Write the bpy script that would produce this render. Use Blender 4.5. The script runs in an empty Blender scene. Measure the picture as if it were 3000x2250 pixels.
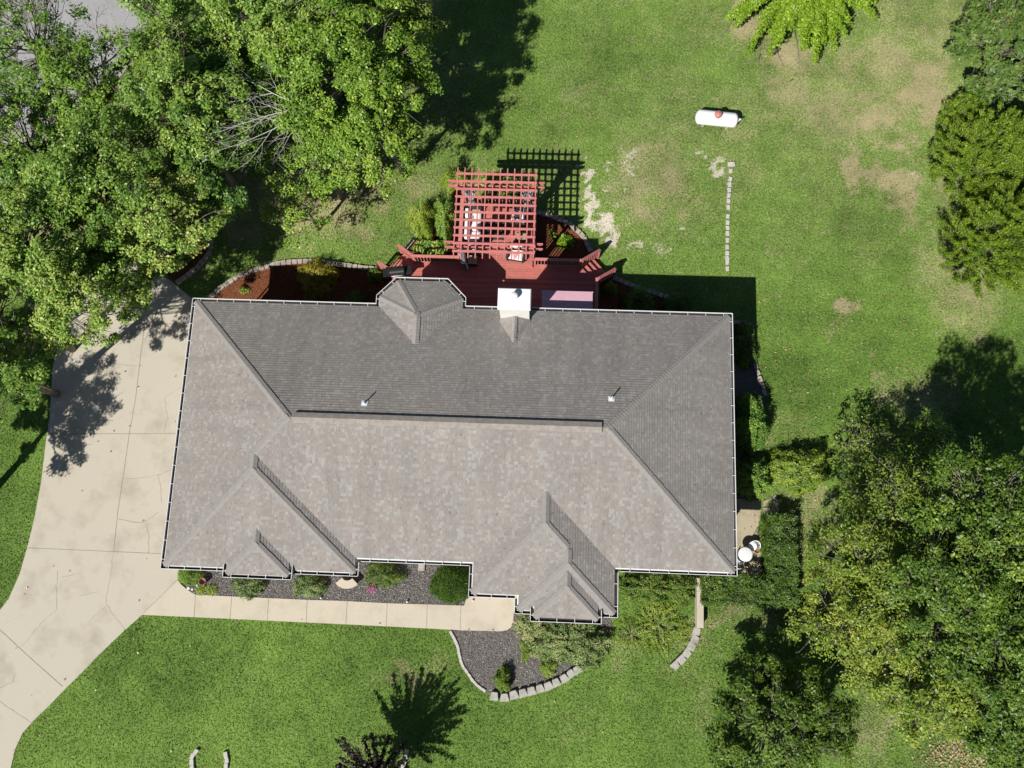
import bpy, math, random
import numpy as np
from mathutils import Vector, Matrix, noise as mnoise

# ------------------------------------------------------------------ camera, sky, sun, exposure
SC = bpy.context.scene
COL = SC.collection
rng = np.random.default_rng(7)
random.seed(7)
RM = np.array([[0.9990116, 0.03684272, -0.02486807],
               [-0.03135939, 0.98067524, 0.19311306],
               [0.03150231, -0.19214234, 0.98086132]])     # world -> camera
CAM = np.array([15.835, 1.267, 37.679])
FPX = 2287.79                                              # focal length in px of a 3000 px wide frame
cd = bpy.data.cameras.new('camera'); cam = bpy.data.objects.new('camera', cd); COL.objects.link(cam)
cd.sensor_width = 36.0; cd.lens = 36.0 * FPX / 3000.0
cd.clip_start = 0.5; cd.clip_end = 2000
M4 = Matrix([list(RM.T[0]) + [0], list(RM.T[1]) + [0], list(RM.T[2]) + [0], [0, 0, 0, 1]])
cam.matrix_world = Matrix.Translation(Vector(CAM)) @ M4
SC.camera = cam

SUN_X, SUN_Y = 0.5674, 0.8059                               # ground shadow shift per metre of height
w = bpy.data.worlds.new('World'); SC.world = w; w.use_nodes = True
nt = w.node_tree; bg = nt.nodes['Background']
sky = nt.nodes.new('ShaderNodeTexSky'); sky.sky_type = 'NISHITA'; sky.sun_disc = False
sky.sun_elevation = math.atan2(1, math.hypot(SUN_X, SUN_Y))
sky.sun_rotation = math.atan2(-SUN_X, -SUN_Y) % (2 * math.pi)
sky.air_density = 0.75; sky.dust_density = 0.2
nt.links.new(sky.outputs[0], bg.inputs[0]); bg.inputs[1].default_value = 0.05
sl = bpy.data.lights.new('sun', 'SUN'); sl.energy = 5.0; sl.angle = math.radians(0.53); sl.color = (1.0, 0.955, 0.88)
so = bpy.data.objects.new('sun', sl); COL.objects.link(so)
so.rotation_euler = Vector((SUN_X, SUN_Y, -1)).to_track_quat('-Z', 'Y').to_euler()
so.location = (-20, -30, 60)
SC.view_settings.view_transform = 'Standard'; SC.view_settings.look = 'None'
SC.view_settings.gamma = 1; SC.view_settings.exposure = 0.30
try:
    SC.cycles.max_bounces = 6; SC.cycles.transparent_max_bounces = 4
    SC.cycles.diffuse_bounces = 2; SC.cycles.glossy_bounces = 2
except Exception: pass


def at(u, v, z=0.0):
    """world point at height z that the drone saw at photo position u, v"""
    d = RM.T @ np.array([(u - 1500) / FPX, (1125 - v) / FPX, -1.0])
    t = (z - CAM[2]) / d[2]
    q = CAM + d * t
    return (float(q[0]), float(q[1]), float(z))


# ------------------------------------------------------------------ helpers
def tag(o, label=None, cat=None, group=None, kind=None):
    if label: o['label'] = label
    if cat: o['category'] = cat
    if group: o['group'] = group
    if kind: o['kind'] = kind
    return o


def empty(name, loc, label, cat, group=None, rz=0):
    o = bpy.data.objects.new(name, None); COL.objects.link(o)
    o.location = loc; o.rotation_euler = (0, 0, rz); o.empty_display_size = 0.3
    return tag(o, label, cat, group)


def dup(root, loc=None, rz=None):
    c = root.copy(); COL.objects.link(c)
    if loc is not None: c.location = loc
    if rz is not None: c.rotation_euler = (0, 0, rz)
    for ch in list(root.children):
        d = ch.copy(); COL.objects.link(d); d.parent = c
        for g in list(ch.children):
            e = g.copy(); COL.objects.link(e); e.parent = d
    return c


class MB:
    """collects faces, then links them as ONE mesh object"""
    def __init__(s): s.v = []; s.f = []; s.uv = []; s.sm = []

    def poly(s, pts, uv=None, smooth=False):
        n = len(s.v); s.v += [tuple(p) for p in pts]; s.f.append(list(range(n, n + len(pts))))
        s.uv.append(uv if uv else [(p[0], p[1]) for p in pts]); s.sm.append(smooth)

    def obox(s, c, ax, ay, az):
        """box by centre and three half axes"""
        c, ax, ay, az = map(Vector, (c, ax, ay, az))
        P = [c + ax * i + ay * j + az * k for k in (-1, 1) for j in (-1, 1) for i in (-1, 1)]
        n = len(s.v); s.v += [tuple(p) for p in P]
        for q in ((0, 2, 3, 1), (4, 5, 7, 6), (0, 1, 5, 4), (2, 6, 7, 3), (0, 4, 6, 2), (1, 3, 7, 5)):
            s.f.append([n + i for i in q]); s.sm.append(False)
            s.uv.append([((P[i] - c).dot(ax.normalized()), (P[i] - c).dot(ay.normalized()) + (P[i] - c).dot(az.normalized())) for i in q])

    def box(s, x0, x1, y0, y1, z0, z1):
        s.obox(((x0 + x1) / 2, (y0 + y1) / 2, (z0 + z1) / 2), ((x1 - x0) / 2, 0, 0), (0, (y1 - y0) / 2, 0), (0, 0, (z1 - z0) / 2))

    def bar(s, a, b, w, h, up=(0, 0, 1)):
        a, b = Vector(a), Vector(b); d = b - a; L = d.length; d.normalize()
        u = Vector(up); r = d.cross(u)
        if r.length < 1e-4: r = d.cross(Vector((0, 1, 0)))
        r.normalize(); u = r.cross(d)
        s.obox((a + b) / 2, d * (L / 2), r * (w / 2), u * (h / 2))

    def prism(s, pts, z0, z1):
        """pts counterclockwise plan outline"""
        n = len(pts)
        s.poly([(p[0], p[1], z1) for p in pts])
        s.poly([(p[0], p[1], z0) for p in reversed(pts)])
        for i in range(n):
            a, b = pts[i], pts[(i + 1) % n]
            s.poly([(a[0], a[1], z0), (b[0], b[1], z0), (b[0], b[1], z1), (a[0], a[1], z1)])

    def tube(s, pts, rad, n=7, cap=True):
        pts = [Vector(p) for p in pts]; m = len(pts); rings = []
        for i, p in enumerate(pts):
            d = (pts[min(i + 1, m - 1)] - pts[max(i - 1, 0)]).normalized()
            a = d.orthogonal().normalized() if i == 0 else (pa - d * pa.dot(d)).normalized()
            pa = a; b = d.cross(a)
            r = rad[i] if hasattr(rad, '__len__') else rad
            k = len(s.v); rings.append(k)
            for j in range(n):
                t = 2 * math.pi * j / n
                s.v.append(tuple(p + a * (r * math.cos(t)) + b * (r * math.sin(t))))
        for i in range(m - 1):
            for j in range(n):
                j2 = (j + 1) % n
                s.f.append([rings[i] + j, rings[i] + j2, rings[i + 1] + j2, rings[i + 1] + j]); s.sm.append(True)
                s.uv.append([(0, 0)] * 4)
        if cap:
            for k, rev in ((rings[0], True), (rings[-1], False)):
                q = list(range(k, k + n)); s.f.append(q[::-1] if rev else q); s.sm.append(False); s.uv.append([(0, 0)] * n)

    def lathe(s, prof, c=(0, 0, 0), n=24, axis='z', smooth=True):
        rings = []
        for r, h in prof:
            k = len(s.v); rings.append(k)
            for j in range(n):
                t = 2 * math.pi * j / n; x, y = r * math.cos(t), r * math.sin(t)
                p = (x, y, h) if axis == 'z' else (h, x, y)
                s.v.append((p[0] + c[0], p[1] + c[1], p[2] + c[2]))
        for i in range(len(prof) - 1):
            for j in range(n):
                j2 = (j + 1) % n
                s.f.append([rings[i] + j, rings[i] + j2, rings[i + 1] + j2, rings[i + 1] + j]); s.sm.append(smooth); s.uv.append([(0, 0)] * 4)

    def build(s, name, mat, parent=None, bevel=0, label=None):
        me = bpy.data.meshes.new(name)
        me.from_pydata(s.v, [], s.f); me.materials.append(mat)
        uvl = me.uv_layers.new(name='UVMap')
        flat = [c for u in s.uv for p in u for c in p]
        uvl.data.foreach_set('uv', flat)
        me.polygons.foreach_set('use_smooth', s.sm)
        me.validate(); me.update()
        o = bpy.data.objects.new(name, me); COL.objects.link(o)
        if parent: o.parent = parent
        if bevel:
            b = o.modifiers.new('bevel', 'BEVEL'); b.width = bevel; b.segments = 2; b.limit_method = 'ANGLE'
        if label: o['label'] = label
        return o


def local(parent, pts):
    l = parent.location
    return [(p[0] - l[0], p[1] - l[1], p[2] - l[2]) for p in pts]


def clip(poly, nx, ny, d):
    """keep the part of poly (any-dim tuples, xy used) with nx*x+ny*y >= d"""
    out = []
    for i in range(len(poly)):
        a, b = poly[i], poly[(i + 1) % len(poly)]
        da, db = nx * a[0] + ny * a[1] - d, nx * b[0] + ny * b[1] - d
        if da >= 0: out.append(a)
        if (da > 0) != (db > 0) and abs(da - db) > 1e-9:
            t = da / (da - db); out.append(tuple(a[k] + (b[k] - a[k]) * t for k in range(len(a))))
    return out


def vnoise(x, y, s, seed=0):
    """smooth 2-D value noise in numpy, 0..1"""
    x = np.asarray(x) * s; y = np.asarray(y) * s
    xi, yi = np.floor(x).astype(int), np.floor(y).astype(int); fx, fy = x - xi, y - yi
    fx = fx * fx * (3 - 2 * fx); fy = fy * fy * (3 - 2 * fy)
    def h(a, b):
        n = (a * 374761393 + b * 668265263 + seed * 974634777) & 0xffffffff
        n = ((n ^ (n >> 13)) * 1274126177) & 0xffffffff
        return ((n ^ (n >> 16)) & 0xffff) / 65535.0
    return (h(xi, yi) * (1 - fx) + h(xi + 1, yi) * fx) * (1 - fy) + (h(xi, yi + 1) * (1 - fx) + h(xi + 1, yi + 1) * fx) * fy


def inside(x, y, poly):
    x = np.asarray(x); y = np.asarray(y); r = np.zeros(x.shape, bool); n = len(poly)
    for i in range(n):
        x0, y0 = poly[i][0], poly[i][1]; x1, y1 = poly[(i + 1) % n][0], poly[(i + 1) % n][1]
        if y0 == y1: continue
        c = ((y0 > y) != (y1 > y)) & (x < (x1 - x0) * (y - y0) / (y1 - y0) + x0)
        r ^= c
    return r


def offset(path, d):
    """points moved sideways by d"""
    out = []
    for i, p in enumerate(path):
        a, b = path[max(i - 1, 0)], path[min(i + 1, len(path) - 1)]
        t = Vector((b[0] - a[0], b[1] - a[1])).normalized()
        out.append((p[0] - t.y * d, p[1] + t.x * d))
    return out


# ------------------------------------------------------------------ materials
def newmat(name):
    m = bpy.data.materials.new(name); m.use_nodes = True
    t = m.node_tree; t.nodes.clear(); out = t.nodes.new('ShaderNodeOutputMaterial')
    p = t.nodes.new('ShaderNodeBsdfPrincipled'); t.links.new(p.outputs[0], out.inputs[0])
    return m, t, p, out


def nd(t, typ, **kw):
    n = t.nodes.new(typ)
    for k, v in kw.items():
        if hasattr(n, k): setattr(n, k, v)
        else: n.inputs[k].default_value = v
    return n


def ramp(t, src, stops, interp='LINEAR'):
    r = t.nodes.new('ShaderNodeValToRGB'); r.color_ramp.interpolation = interp
    el = r.color_ramp.elements
    el[0].position = stops[0][0]; el[0].color = (*stops[0][1], 1)
    el[1].position = stops[-1][0]; el[1].color = (*stops[-1][1], 1)
    for p, c in stops[1:-1]:
        e = el.new(p); e.color = (*c, 1)
    t.links.new(src, r.inputs[0]); return r


def mix(t, fac, a, b, mode='MIX'):
    m = t.nodes.new('ShaderNodeMix'); m.data_type = 'RGBA'; m.blend_type = mode
    for s, v in ((0, fac), (6, a), (7, b)):
        if hasattr(v, 'links') or hasattr(v, 'is_linked'): t.links.new(v, m.inputs[s])
        else: m.inputs[s].default_value = v if s == 0 else (*v, 1)
    return m.outputs[2]


def coords(t, kind='Object'):
    return t.nodes.new('ShaderNodeTexCoord').outputs[kind]


def noisy(name, c1, c2, scale=6, rough=0.8, bump=0.0, bscale=60, spec=0.3, detail=5, c3=None, s3=1.0, world=True):
    """two-tone noise surface; c3 adds large soft stains"""
    m, t, p, out = newmat(name)
    if world:
        co = t.nodes.new('ShaderNodeNewGeometry').outputs['Position']
    else: co = coords(t)
    n = nd(t, 'ShaderNodeTexNoise', Scale=scale, Detail=detail, Roughness=0.65); t.links.new(co, n.inputs['Vector'])
    r = ramp(t, n.outputs['Fac'], [(0.3, c1), (0.7, c2)]); col = r.outputs[0]
    if c3:
        n3 = nd(t, 'ShaderNodeTexNoise', Scale=s3, Detail=6, Roughness=0.6); t.links.new(co, n3.inputs['Vector'])
        r3 = ramp(t, n3.outputs['Fac'], [(0.5, (0, 0, 0)), (0.72, (1, 1, 1))])
        col = mix(t, r3.outputs[0], col, c3)
    t.links.new(col, p.inputs['Base Color'])
    p.inputs['Roughness'].default_value = rough; p.inputs['Specular IOR Level'].default_value = spec
    if bump:
        nb = nd(t, 'ShaderNodeTexNoise', Scale=bscale, Detail=3); t.links.new(co, nb.inputs['Vector'])
        b = nd(t, 'ShaderNodeBump', Strength=bump, Distance=0.02); t.links.new(nb.outputs['Fac'], b.inputs['Height'])
        t.links.new(b.outputs[0], p.inputs['Normal'])
    return m


def leafmat(name, stops, trans=0.3, rough=0.42, spec=0.35):
    """colour picked per leaf from the 'tint' attribute"""
    m, t, p, out = newmat(name)
    a = nd(t, 'ShaderNodeAttribute', attribute_name='tint')
    r = ramp(t, a.outputs['Fac'], stops)
    t.links.new(r.outputs[0], p.inputs['Base Color'])
    p.inputs['Roughness'].default_value = rough; p.inputs['Specular IOR Level'].default_value = spec
    tr = nd(t, 'ShaderNodeBsdfTranslucent')
    h = nd(t, 'ShaderNodeHueSaturation', Hue=0.49, Saturation=1.1, Value=1.3); t.links.new(r.outputs[0], h.inputs['Color'])
    t.links.new(h.outputs[0], tr.inputs[0])
    ms = nd(t, 'ShaderNodeMixShader'); ms.inputs[0].default_value = trans
    t.links.new(p.outputs[0], ms.inputs[1]); t.links.new(tr.outputs[0], ms.inputs[2]); t.links.new(ms.outputs[0], out.inputs[0])
    return m


def shingle_mat():
    m, t, p, out = newmat('asphalt_shingle')
    uv = coords(t, 'UV'); sx = t.nodes.new('ShaderNodeSeparateXYZ'); t.links.new(uv, sx.inputs[0])
    def math_(op, a, b=None):
        n = nd(t, 'ShaderNodeMath', operation=op)
        for i, v in ((0, a), (1, b)):
            if v is None: continue
            if isinstance(v, (int, float)): n.inputs[i].default_value = v
            else: t.links.new(v, n.inputs[i])
        return n.outputs[0]
    row = math_('FLOOR', math_('DIVIDE', sx.outputs[1], 0.127))
    wn = nd(t, 'ShaderNodeTexWhiteNoise', noise_dimensions='1D'); t.links.new(row, wn.inputs['W'])
    x = math_('ADD', math_('DIVIDE', sx.outputs[0], 0.125), math_('MULTIPLY', wn.outputs['Value'], 17.0))
    # uneven tab widths
    xn = nd(t, 'ShaderNodeTexNoise', noise_dimensions='2D', Scale=0.55, Detail=1)
    cb = t.nodes.new('ShaderNodeCombineXYZ'); t.links.new(x, cb.inputs[0]); t.links.new(row, cb.inputs[1]); t.links.new(cb.outputs[0], xn.inputs['Vector'])
    x = math_('ADD', x, math_('MULTIPLY', xn.outputs['Fac'], 2.2))
    cell = math_('FLOOR', x)
    c2 = t.nodes.new('ShaderNodeCombineXYZ'); t.links.new(cell, c2.inputs[0]); t.links.new(row, c2.inputs[1])
    w2 = nd(t, 'ShaderNodeTexWhiteNoise', noise_dimensions='2D'); t.links.new(c2.outputs[0], w2.inputs['Vector'])
    r = ramp(t, w2.outputs['Value'], [(0.0, (.258, .243, .228)), (0.18, (.275, .260, .244)), (0.34, (.290, .274, .256)), (0.50, (.266, .250, .236)),
                                       (0.62, (.315, .305, .290)), (0.74, (.286, .262, .240)), (0.86, (.268, .234, .216)), (0.94, (.276, .224, .203)), (0.96, (.322, .314, .300))], 'CONSTANT')
    co = t.nodes.new('ShaderNodeNewGeometry').outputs['Position']
    n1 = nd(t, 'ShaderNodeTexNoise', Scale=0.45, Detail=5, Roughness=0.6); t.links.new(co, n1.inputs['Vector'])
    st = ramp(t, n1.outputs['Fac'], [(0.3, (.875, .875, .88)), (0.7, (1.01, 1.005, 1.0))])
    col = mix(t, 1.0, r.outputs[0], st.outputs[0], 'MULTIPLY')
    mp = nd(t, 'ShaderNodeMapping'); mp.inputs['Scale'].default_value = (1.5, .10, 1); t.links.new(uv, mp.inputs[0])
    n4 = nd(t, 'ShaderNodeTexNoise', noise_dimensions='2D', Scale=1.0, Detail=5, Roughness=.7); t.links.new(mp.outputs[0], n4.inputs['Vector'])
    s4 = ramp(t, n4.outputs['Fac'], [(0.3, (.90, .895, .89)), (0.65, (1.05, 1.05, 1.05))])
    col = mix(t, 1.0, col, s4.outputs[0], 'MULTIPLY')
    n2 = nd(t, 'ShaderNodeTexNoise', Scale=70, Detail=2); t.links.new(co, n2.inputs['Vector'])
    s2 = ramp(t, n2.outputs['Fac'], [(0.3, (.82, .82, .82)), (0.7, (1.15, 1.15, 1.15))])
    col = mix(t, 1.0, col, s2.outputs[0], 'MULTIPLY')
    fr = math_('FRACT', x)
    ln = math_('LESS_THAN', fr, 0.06)
    lm = math_('MULTIPLY', ln, 0.45)
    col = mix(t, lm, col, (.10, .09, .085))
    t.links.new(col, p.inputs['Base Color'])
    p.inputs['Roughness'].default_value = 0.93; p.inputs['Specular IOR Level'].default_value = 0.15
    b = nd(t, 'ShaderNodeBump', Strength=0.25, Distance=0.01); t.links.new(n2.outputs['Fac'], b.inputs['Height']); t.links.new(b.outputs[0], p.inputs['Normal'])
    return m


def brick_mat():
    m, t, p, out = newmat('house_brick')
    uv = coords(t, 'UV')
    b = nd(t, 'ShaderNodeTexBrick', Scale=1.0); t.links.new(uv, b.inputs['Vector'])
    b.inputs['Color1'].default_value = (.34, .22, .16, 1); b.inputs['Color2'].default_value = (.42, .30, .23, 1); b.inputs['Mortar'].default_value = (.5, .47, .42, 1)
    b.inputs['Mortar Size'].default_value = 0.006; b.inputs['Brick Width'].default_value = 0.21; b.inputs['Row Height'].default_value = 0.075
    t.links.new(b.outputs[0], p.inputs['Base Color']); p.inputs['Roughness'].default_value = .9
    return m


def groundlike(name, blade=False):
    """lawn: attributes dry / sand / tone painted per vertex or per blade"""
    m, t, p, out = newmat(name)
    pos = t.nodes.new('ShaderNodeNewGeometry').outputs['Position']
    dry = nd(t, 'ShaderNodeAttribute', attribute_name='dry').outputs['Fac']
    sand = nd(t, 'ShaderNodeAttribute', attribute_name='sand').outputs['Fac']
    tone = nd(t, 'ShaderNodeAttribute', attribute_name='tone').outputs['Fac']
    if not blade:
        n = nd(t, 'ShaderNodeTexNoise', Scale=9, Detail=8, Roughness=0.75); t.links.new(pos, n.inputs['Vector'])
        g = ramp(t, n.outputs['Fac'], [(0.28, (.065, .13, .025)), (0.45, (.11, .20, .036)), (0.56, (.16, .265, .05)), (0.72, (.25, .32, .09))]).outputs[0]
        n2 = nd(t, 'ShaderNodeTexNoise', Scale=14, Detail=6, Roughness=0.8); t.links.new(pos, n2.inputs['Vector'])
        d = ramp(t, n2.outputs['Fac'], [(0.3, (.20, .165, .08)), (0.5, (.38, .32, .19)), (0.7, (.50, .43, .28))]).outputs[0]
        s = ramp(t, n2.outputs['Fac'], [(0.3, (.34, .30, .22)), (0.6, (.60, .55, .46)), (0.8, (.7, .66, .58))]).outputs[0]
        ad = nd(t, 'ShaderNodeMath', operation='ADD'); t.links.new(dry, ad.inputs[0])
        nn = nd(t, 'ShaderNodeMapRange'); nn.inputs[1].default_value = .3; nn.inputs[2].default_value = .7; nn.inputs[3].default_value = -.6; nn.inputs[4].default_value = .6
        t.links.new(n.outputs['Fac'], nn.inputs[0]); t.links.new(nn.outputs[0], ad.inputs[1]); ad.use_clamp = True
        fr = ramp(t, ad.outputs[0], [(0.25, (0, 0, 0)), (0.95, (.9, .9, .9))]).outputs[0]
        col = mix(t, fr, g, d)
        ad2 = nd(t, 'ShaderNodeMath', operation='ADD'); t.links.new(sand, ad2.inputs[0]); t.links.new(nn.outputs[0], ad2.inputs[1])
        fs = ramp(t, ad2.outputs[0], [(0.42, (0, 0, 0)), (0.85, (1, 1, 1))]).outputs[0]
        col = mix(t, fs, col, s)
        tm = nd(t, 'ShaderNodeMapRange'); tm.inputs[3].default_value = 0.62; tm.inputs[4].default_value = 1.3; t.links.new(tone, tm.inputs[0])
        cb = t.nodes.new('ShaderNodeCombineColor')
        for i in range(3): t.links.new(tm.outputs[0], cb.inputs[i])
        col = mix(t, 1.0, col, cb.outputs[0], 'MULTIPLY')
        b = nd(t, 'ShaderNodeBump', Strength=0.5, Distance=0.03); t.links.new(n2.outputs['Fac'], b.inputs['Height']); t.links.new(b.outputs[0], p.inputs['Normal'])
        t.links.new(col, p.inputs['Base Color'])
    else:
        g = ramp(t, tone, [(0.0, (.060, .135, .028)), (0.3, (.120, .215, .038)), (0.6, (.205, .308, .054)), (1.0, (.36, .425, .12))]).outputs[0]
        d = ramp(t, tone, [(0.0, (.27, .23, .12)), (1.0, (.52, .46, .28))]).outputs[0]
        col = mix(t, dry, g, d)
        t.links.new(col, p.inputs['Base Color'])
        tr = nd(t, 'ShaderNodeBsdfTranslucent'); t.links.new(col, tr.inputs[0])
        ms = nd(t, 'ShaderNodeMixShader'); ms.inputs[0].default_value = .15
        t.links.new(p.outputs[0], ms.inputs[1]); t.links.new(tr.outputs[0], ms.inputs[2]); t.links.new(ms.outputs[0], out.inputs[0])
    p.inputs['Roughness'].default_value = 0.8; p.inputs['Specular IOR Level'].default_value = 0.12
    return m


M = {}
M['shingle'] = shingle_mat()
M['cap'] = noisy('cap_shingle', (.24, .227, .212), (.298, .283, .268), 7, .93, .3, 80, .15)
M['vent'] = noisy('ridge_vent_shingle', (.23, .205, .185), (.34, .31, .28), 5, .93, .3, 80, .15)
M['white'] = noisy('white_metal', (.74, .75, .76), (.82, .83, .84), 3, .4, 0, 1, .5)
M['gutdark'] = noisy('gutter_trough', (.012, .012, .014), (.06, .05, .04), 14, .8)  # near black: the trough's inner shade and debris are put into the colour
M['siding'] = noisy('painted_siding', (.68, .67, .63), (.76, .75, .71), 4, .7)
M['brick'] = brick_mat()
M['glass'] = noisy('window_glass', (.03, .04, .05), (.05, .06, .07), 2, .08, 0, 1, .6)
M['concrete'] = noisy('driveway_concrete', (.43, .395, .325), (.515, .475, .395), 26, .85, .25, 120, .2, 8, (.36, .325, .26), .6)
M['walk'] = noisy('walk_concrete', (.47, .42, .335), (.55, .50, .41), 30, .85, .2, 120, .2, 8, (.43, .38, .295), .8)
M['crack'] = noisy('joint_dirt', (.15, .125, .085), (.32, .28, .21), 9, .95)
M['patio'] = noisy('patio_concrete', (.36, .31, .21), (.44, .385, .28), 20, .85, .2, 90, .2, 6, (.27, .24, .16), 1.2)
M['flag'] = noisy('flagstone', (.30, .25, .20), (.40, .34, .28), 10, .85, .3, 60)
M['road'] = noisy('road_asphalt', (.25, .25, .26), (.38, .38, .385), 22, .9, .3, 60, .2, 6, (.2, .19, .18), .5)
M['stone'] = noisy('tan_edging_stone', (.30, .255, .215), (.47, .405, .35), 8, .9, .4, 50, .2, 5, (.20, .18, .165), 2.0)
M['block'] = noisy('grey_wall_block', (.34, .33, .29), (.47, .455, .41), 9, .9, .4, 50, .2, 5, (.25, .24, .21), 2.5)
M['pale'] = noisy('pale_brick', (.40, .38, .35), (.55, .52, .48), 9, .9, .3, 50)
M['red_mulch'] = noisy('red_mulch_soil', (.09, .03, .015), (.24, .09, .045), 40, .95, .6, 70, .1)
M['dark_mulch'] = noisy('grey_mulch_soil', (.075, .068, .062), (.21, .195, .18), 45, .95, .6, 80, .1)
M['deck'] = noisy('red_stained_board', (.42, .13, .11), (.52, .175, .15), 5, .6, .15, 60, .25, 6, (.44, .16, .13), 1.5)
_t = M['deck'].node_tree; _p = [n for n in _t.nodes if n.type == 'BSDF_PRINCIPLED'][0]; _src = _p.inputs['Base Color'].links[0].from_socket
_g = _t.nodes.new('ShaderNodeNewGeometry'); _sx = _t.nodes.new('ShaderNodeSeparateXYZ'); _t.links.new(_g.outputs['Position'], _sx.inputs[0])
_d = nd(_t, 'ShaderNodeMath', operation='SUBTRACT'); _t.links.new(_sx.outputs[1], _d.inputs[0]); _d.inputs[1].default_value = 10.96
_m = nd(_t, 'ShaderNodeMath', operation='DIVIDE'); _t.links.new(_d.outputs[0], _m.inputs[0]); _m.inputs[1].default_value = .1385
_f = nd(_t, 'ShaderNodeMath', operation='FLOOR'); _t.links.new(_m.outputs[0], _f.inputs[0])
_w = nd(_t, 'ShaderNodeTexWhiteNoise', noise_dimensions='1D'); _t.links.new(_f.outputs[0], _w.inputs['W'])
_r = ramp(_t, _w.outputs['Value'], [(0, (.86, .84, .84)), (1, (1.1, 1.14, 1.12))])
_t.links.new(mix(_t, 1.0, _src, _r.outputs[0], 'MULTIPLY'), _p.inputs['Base Color'])
M['wood'] = noisy('red_painted_wood', (.47, .155, .145), (.57, .215, .20), 6, .55, .1, 60, .3)
M['bark'] = noisy('grey_bark', (.13, .11, .09), (.30, .27, .23), 12, .9, .6, 30, .1, world=False)
M['dead'] = noisy('bleached_branch', (.38, .36, .33), (.55, .52, .48), 12, .9, .3, 30, .1)
M['cushion'] = noisy('white_cushion', (.68, .68, .66), (.78, .78, .76), 6, .9)
M['pink'] = noisy('pink_cushion', (.62, .25, .28), (.72, .42, .42), 14, .9)
M['wicker'] = noisy('dark_wicker', (.02, .019, .018), (.05, .045, .045), 60, .7, .5, 90)
M['tan'] = noisy('tan_slats', (.36, .30, .19), (.46, .39, .26), 25, .7)
M['curtain'] = noisy('white_curtain', (.62, .65, .70), (.78, .79, .80), 5, .9)
M['navy'] = noisy('navy_cloth', (.04, .05, .08), (.09, .10, .14), 8, .9)
M['grill'] = noisy('black_enamel', (.012, .012, .013), (.025, .025, .027), 6, .35, 0, 1, .5)
M['awning'] = noisy('mauve_canvas', (.56, .32, .40), (.63, .38, .46), 2.5, .8)
M['tank'] = noisy('white_tank_paint', (.80, .80, .82), (.86, .86, .87), 2, .3, 0, 1, .5)
M['dome'] = noisy('faded_red_dome', (.40, .15, .14), (.47, .20, .18), 6, .5)
M['iron'] = noisy('white_cast_metal', (.72, .74, .76), (.80, .81, .82), 8, .35, 0, 1, .5)
M['terra'] = noisy('brown_clay', (.20, .10, .06), (.28, .15, .10), 10, .8)
M['black'] = noisy('black_plastic', (.012, .012, .012), (.03, .03, .03), 10, .5)
M['chip_red'] = leafmat('red_mulch_chip', [(0, (.10, .03, .015)), (.5, (.26, .085, .04)), (.85, (.38, .16, .08)), (1, (.45, .32, .2))], 0, .9, .1)
M['chip_grey'] = leafmat('grey_mulch_chip', [(0, (.045, .041, .04)), (.4, (.175, .162, .155)), (.75, (.33, .31, .295)), (1, (.60, .58, .55))], 0, .8, .2)
M['fallen'] = leafmat('dry_fallen_leaf', [(0, (.20, .11, .05)), (.6, (.42, .28, .15)), (1, (.60, .48, .3))], .15)
M['ground'] = groundlike('lawn_soil'); M['blade'] = groundlike('lawn_blade', True)
G = dict(
    mid=[(0, (.03, .08, .012)), (.3, (.075, .165, .024)), (.6, (.15, .27, .038)), (.85, (.26, .385, .06)), (1, (.44, .50, .13))],
    olive=[(0, (.026, .065, .010)), (.3, (.075, .145, .018)), (.6, (.155, .245, .03)), (.85, (.275, .365, .05)), (1, (.46, .50, .11))],
    fresh=[(0, (.035, .09, .012)), (.3, (.10, .20, .022)), (.6, (.19, .32, .034)), (.85, (.30, .425, .055)), (1, (.46, .50, .12))],
    yellow=[(0, (.06, .115, .016)), (.3, (.145, .235, .028)), (.6, (.25, .345, .04)), (.85, (.37, .44, .07)), (1, (.50, .47, .12))],
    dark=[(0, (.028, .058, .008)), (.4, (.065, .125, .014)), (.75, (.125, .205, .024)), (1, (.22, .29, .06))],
    lime=[(0, (.07, .15, .012)), (.35, (.16, .28, .018)), (.7, (.27, .41, .03)), (1, (.44, .55, .09))],
    magnolia=[(0, (.035, .075, .018)), (.5, (.09, .165, .03)), (.8, (.165, .24, .05)), (.93, (.26, .24, .08)), (1, (.34, .20, .08))],
    cedar=[(0, (.05, .10, .010)), (.4, (.14, .24, .016)), (.75, (.25, .36, .03)), (1, (.38, .44, .09))],
    autumn=[(0, (.04, .08, .014)), (.3, (.11, .18, .024)), (.6, (.205, .29, .034)), (.9, (.34, .40, .06)), (1, (.46, .34, .08))],
    purple=[(0, (.007, .006, .006)), (.5, (.018, .012, .012)), (.85, (.036, .022, .022)), (1, (.11, .07, .06))],
    gold=[(0, (.16, .15, .012)), (.5, (.34, .30, .03)), (1, (.50, .42, .07))],
    varieg=[(0, (.07, .12, .03)), (.4, (.18, .26, .075)), (.7, (.36, .40, .16)), (1, (.52, .38, .20))],
    blade=[(0, (.03, .075, .010)), (.5, (.075, .15, .018)), (1, (.17, .26, .04))],
    flower=[(0, (.5, .1, .3)), (1, (.8, .4, .6))])
for k, st_ in G.items(): M['leaf_' + k] = leafmat('leaf_' + k, st_, 0.1 if k in ('purple',) else 0.17, .42, .3)


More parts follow.
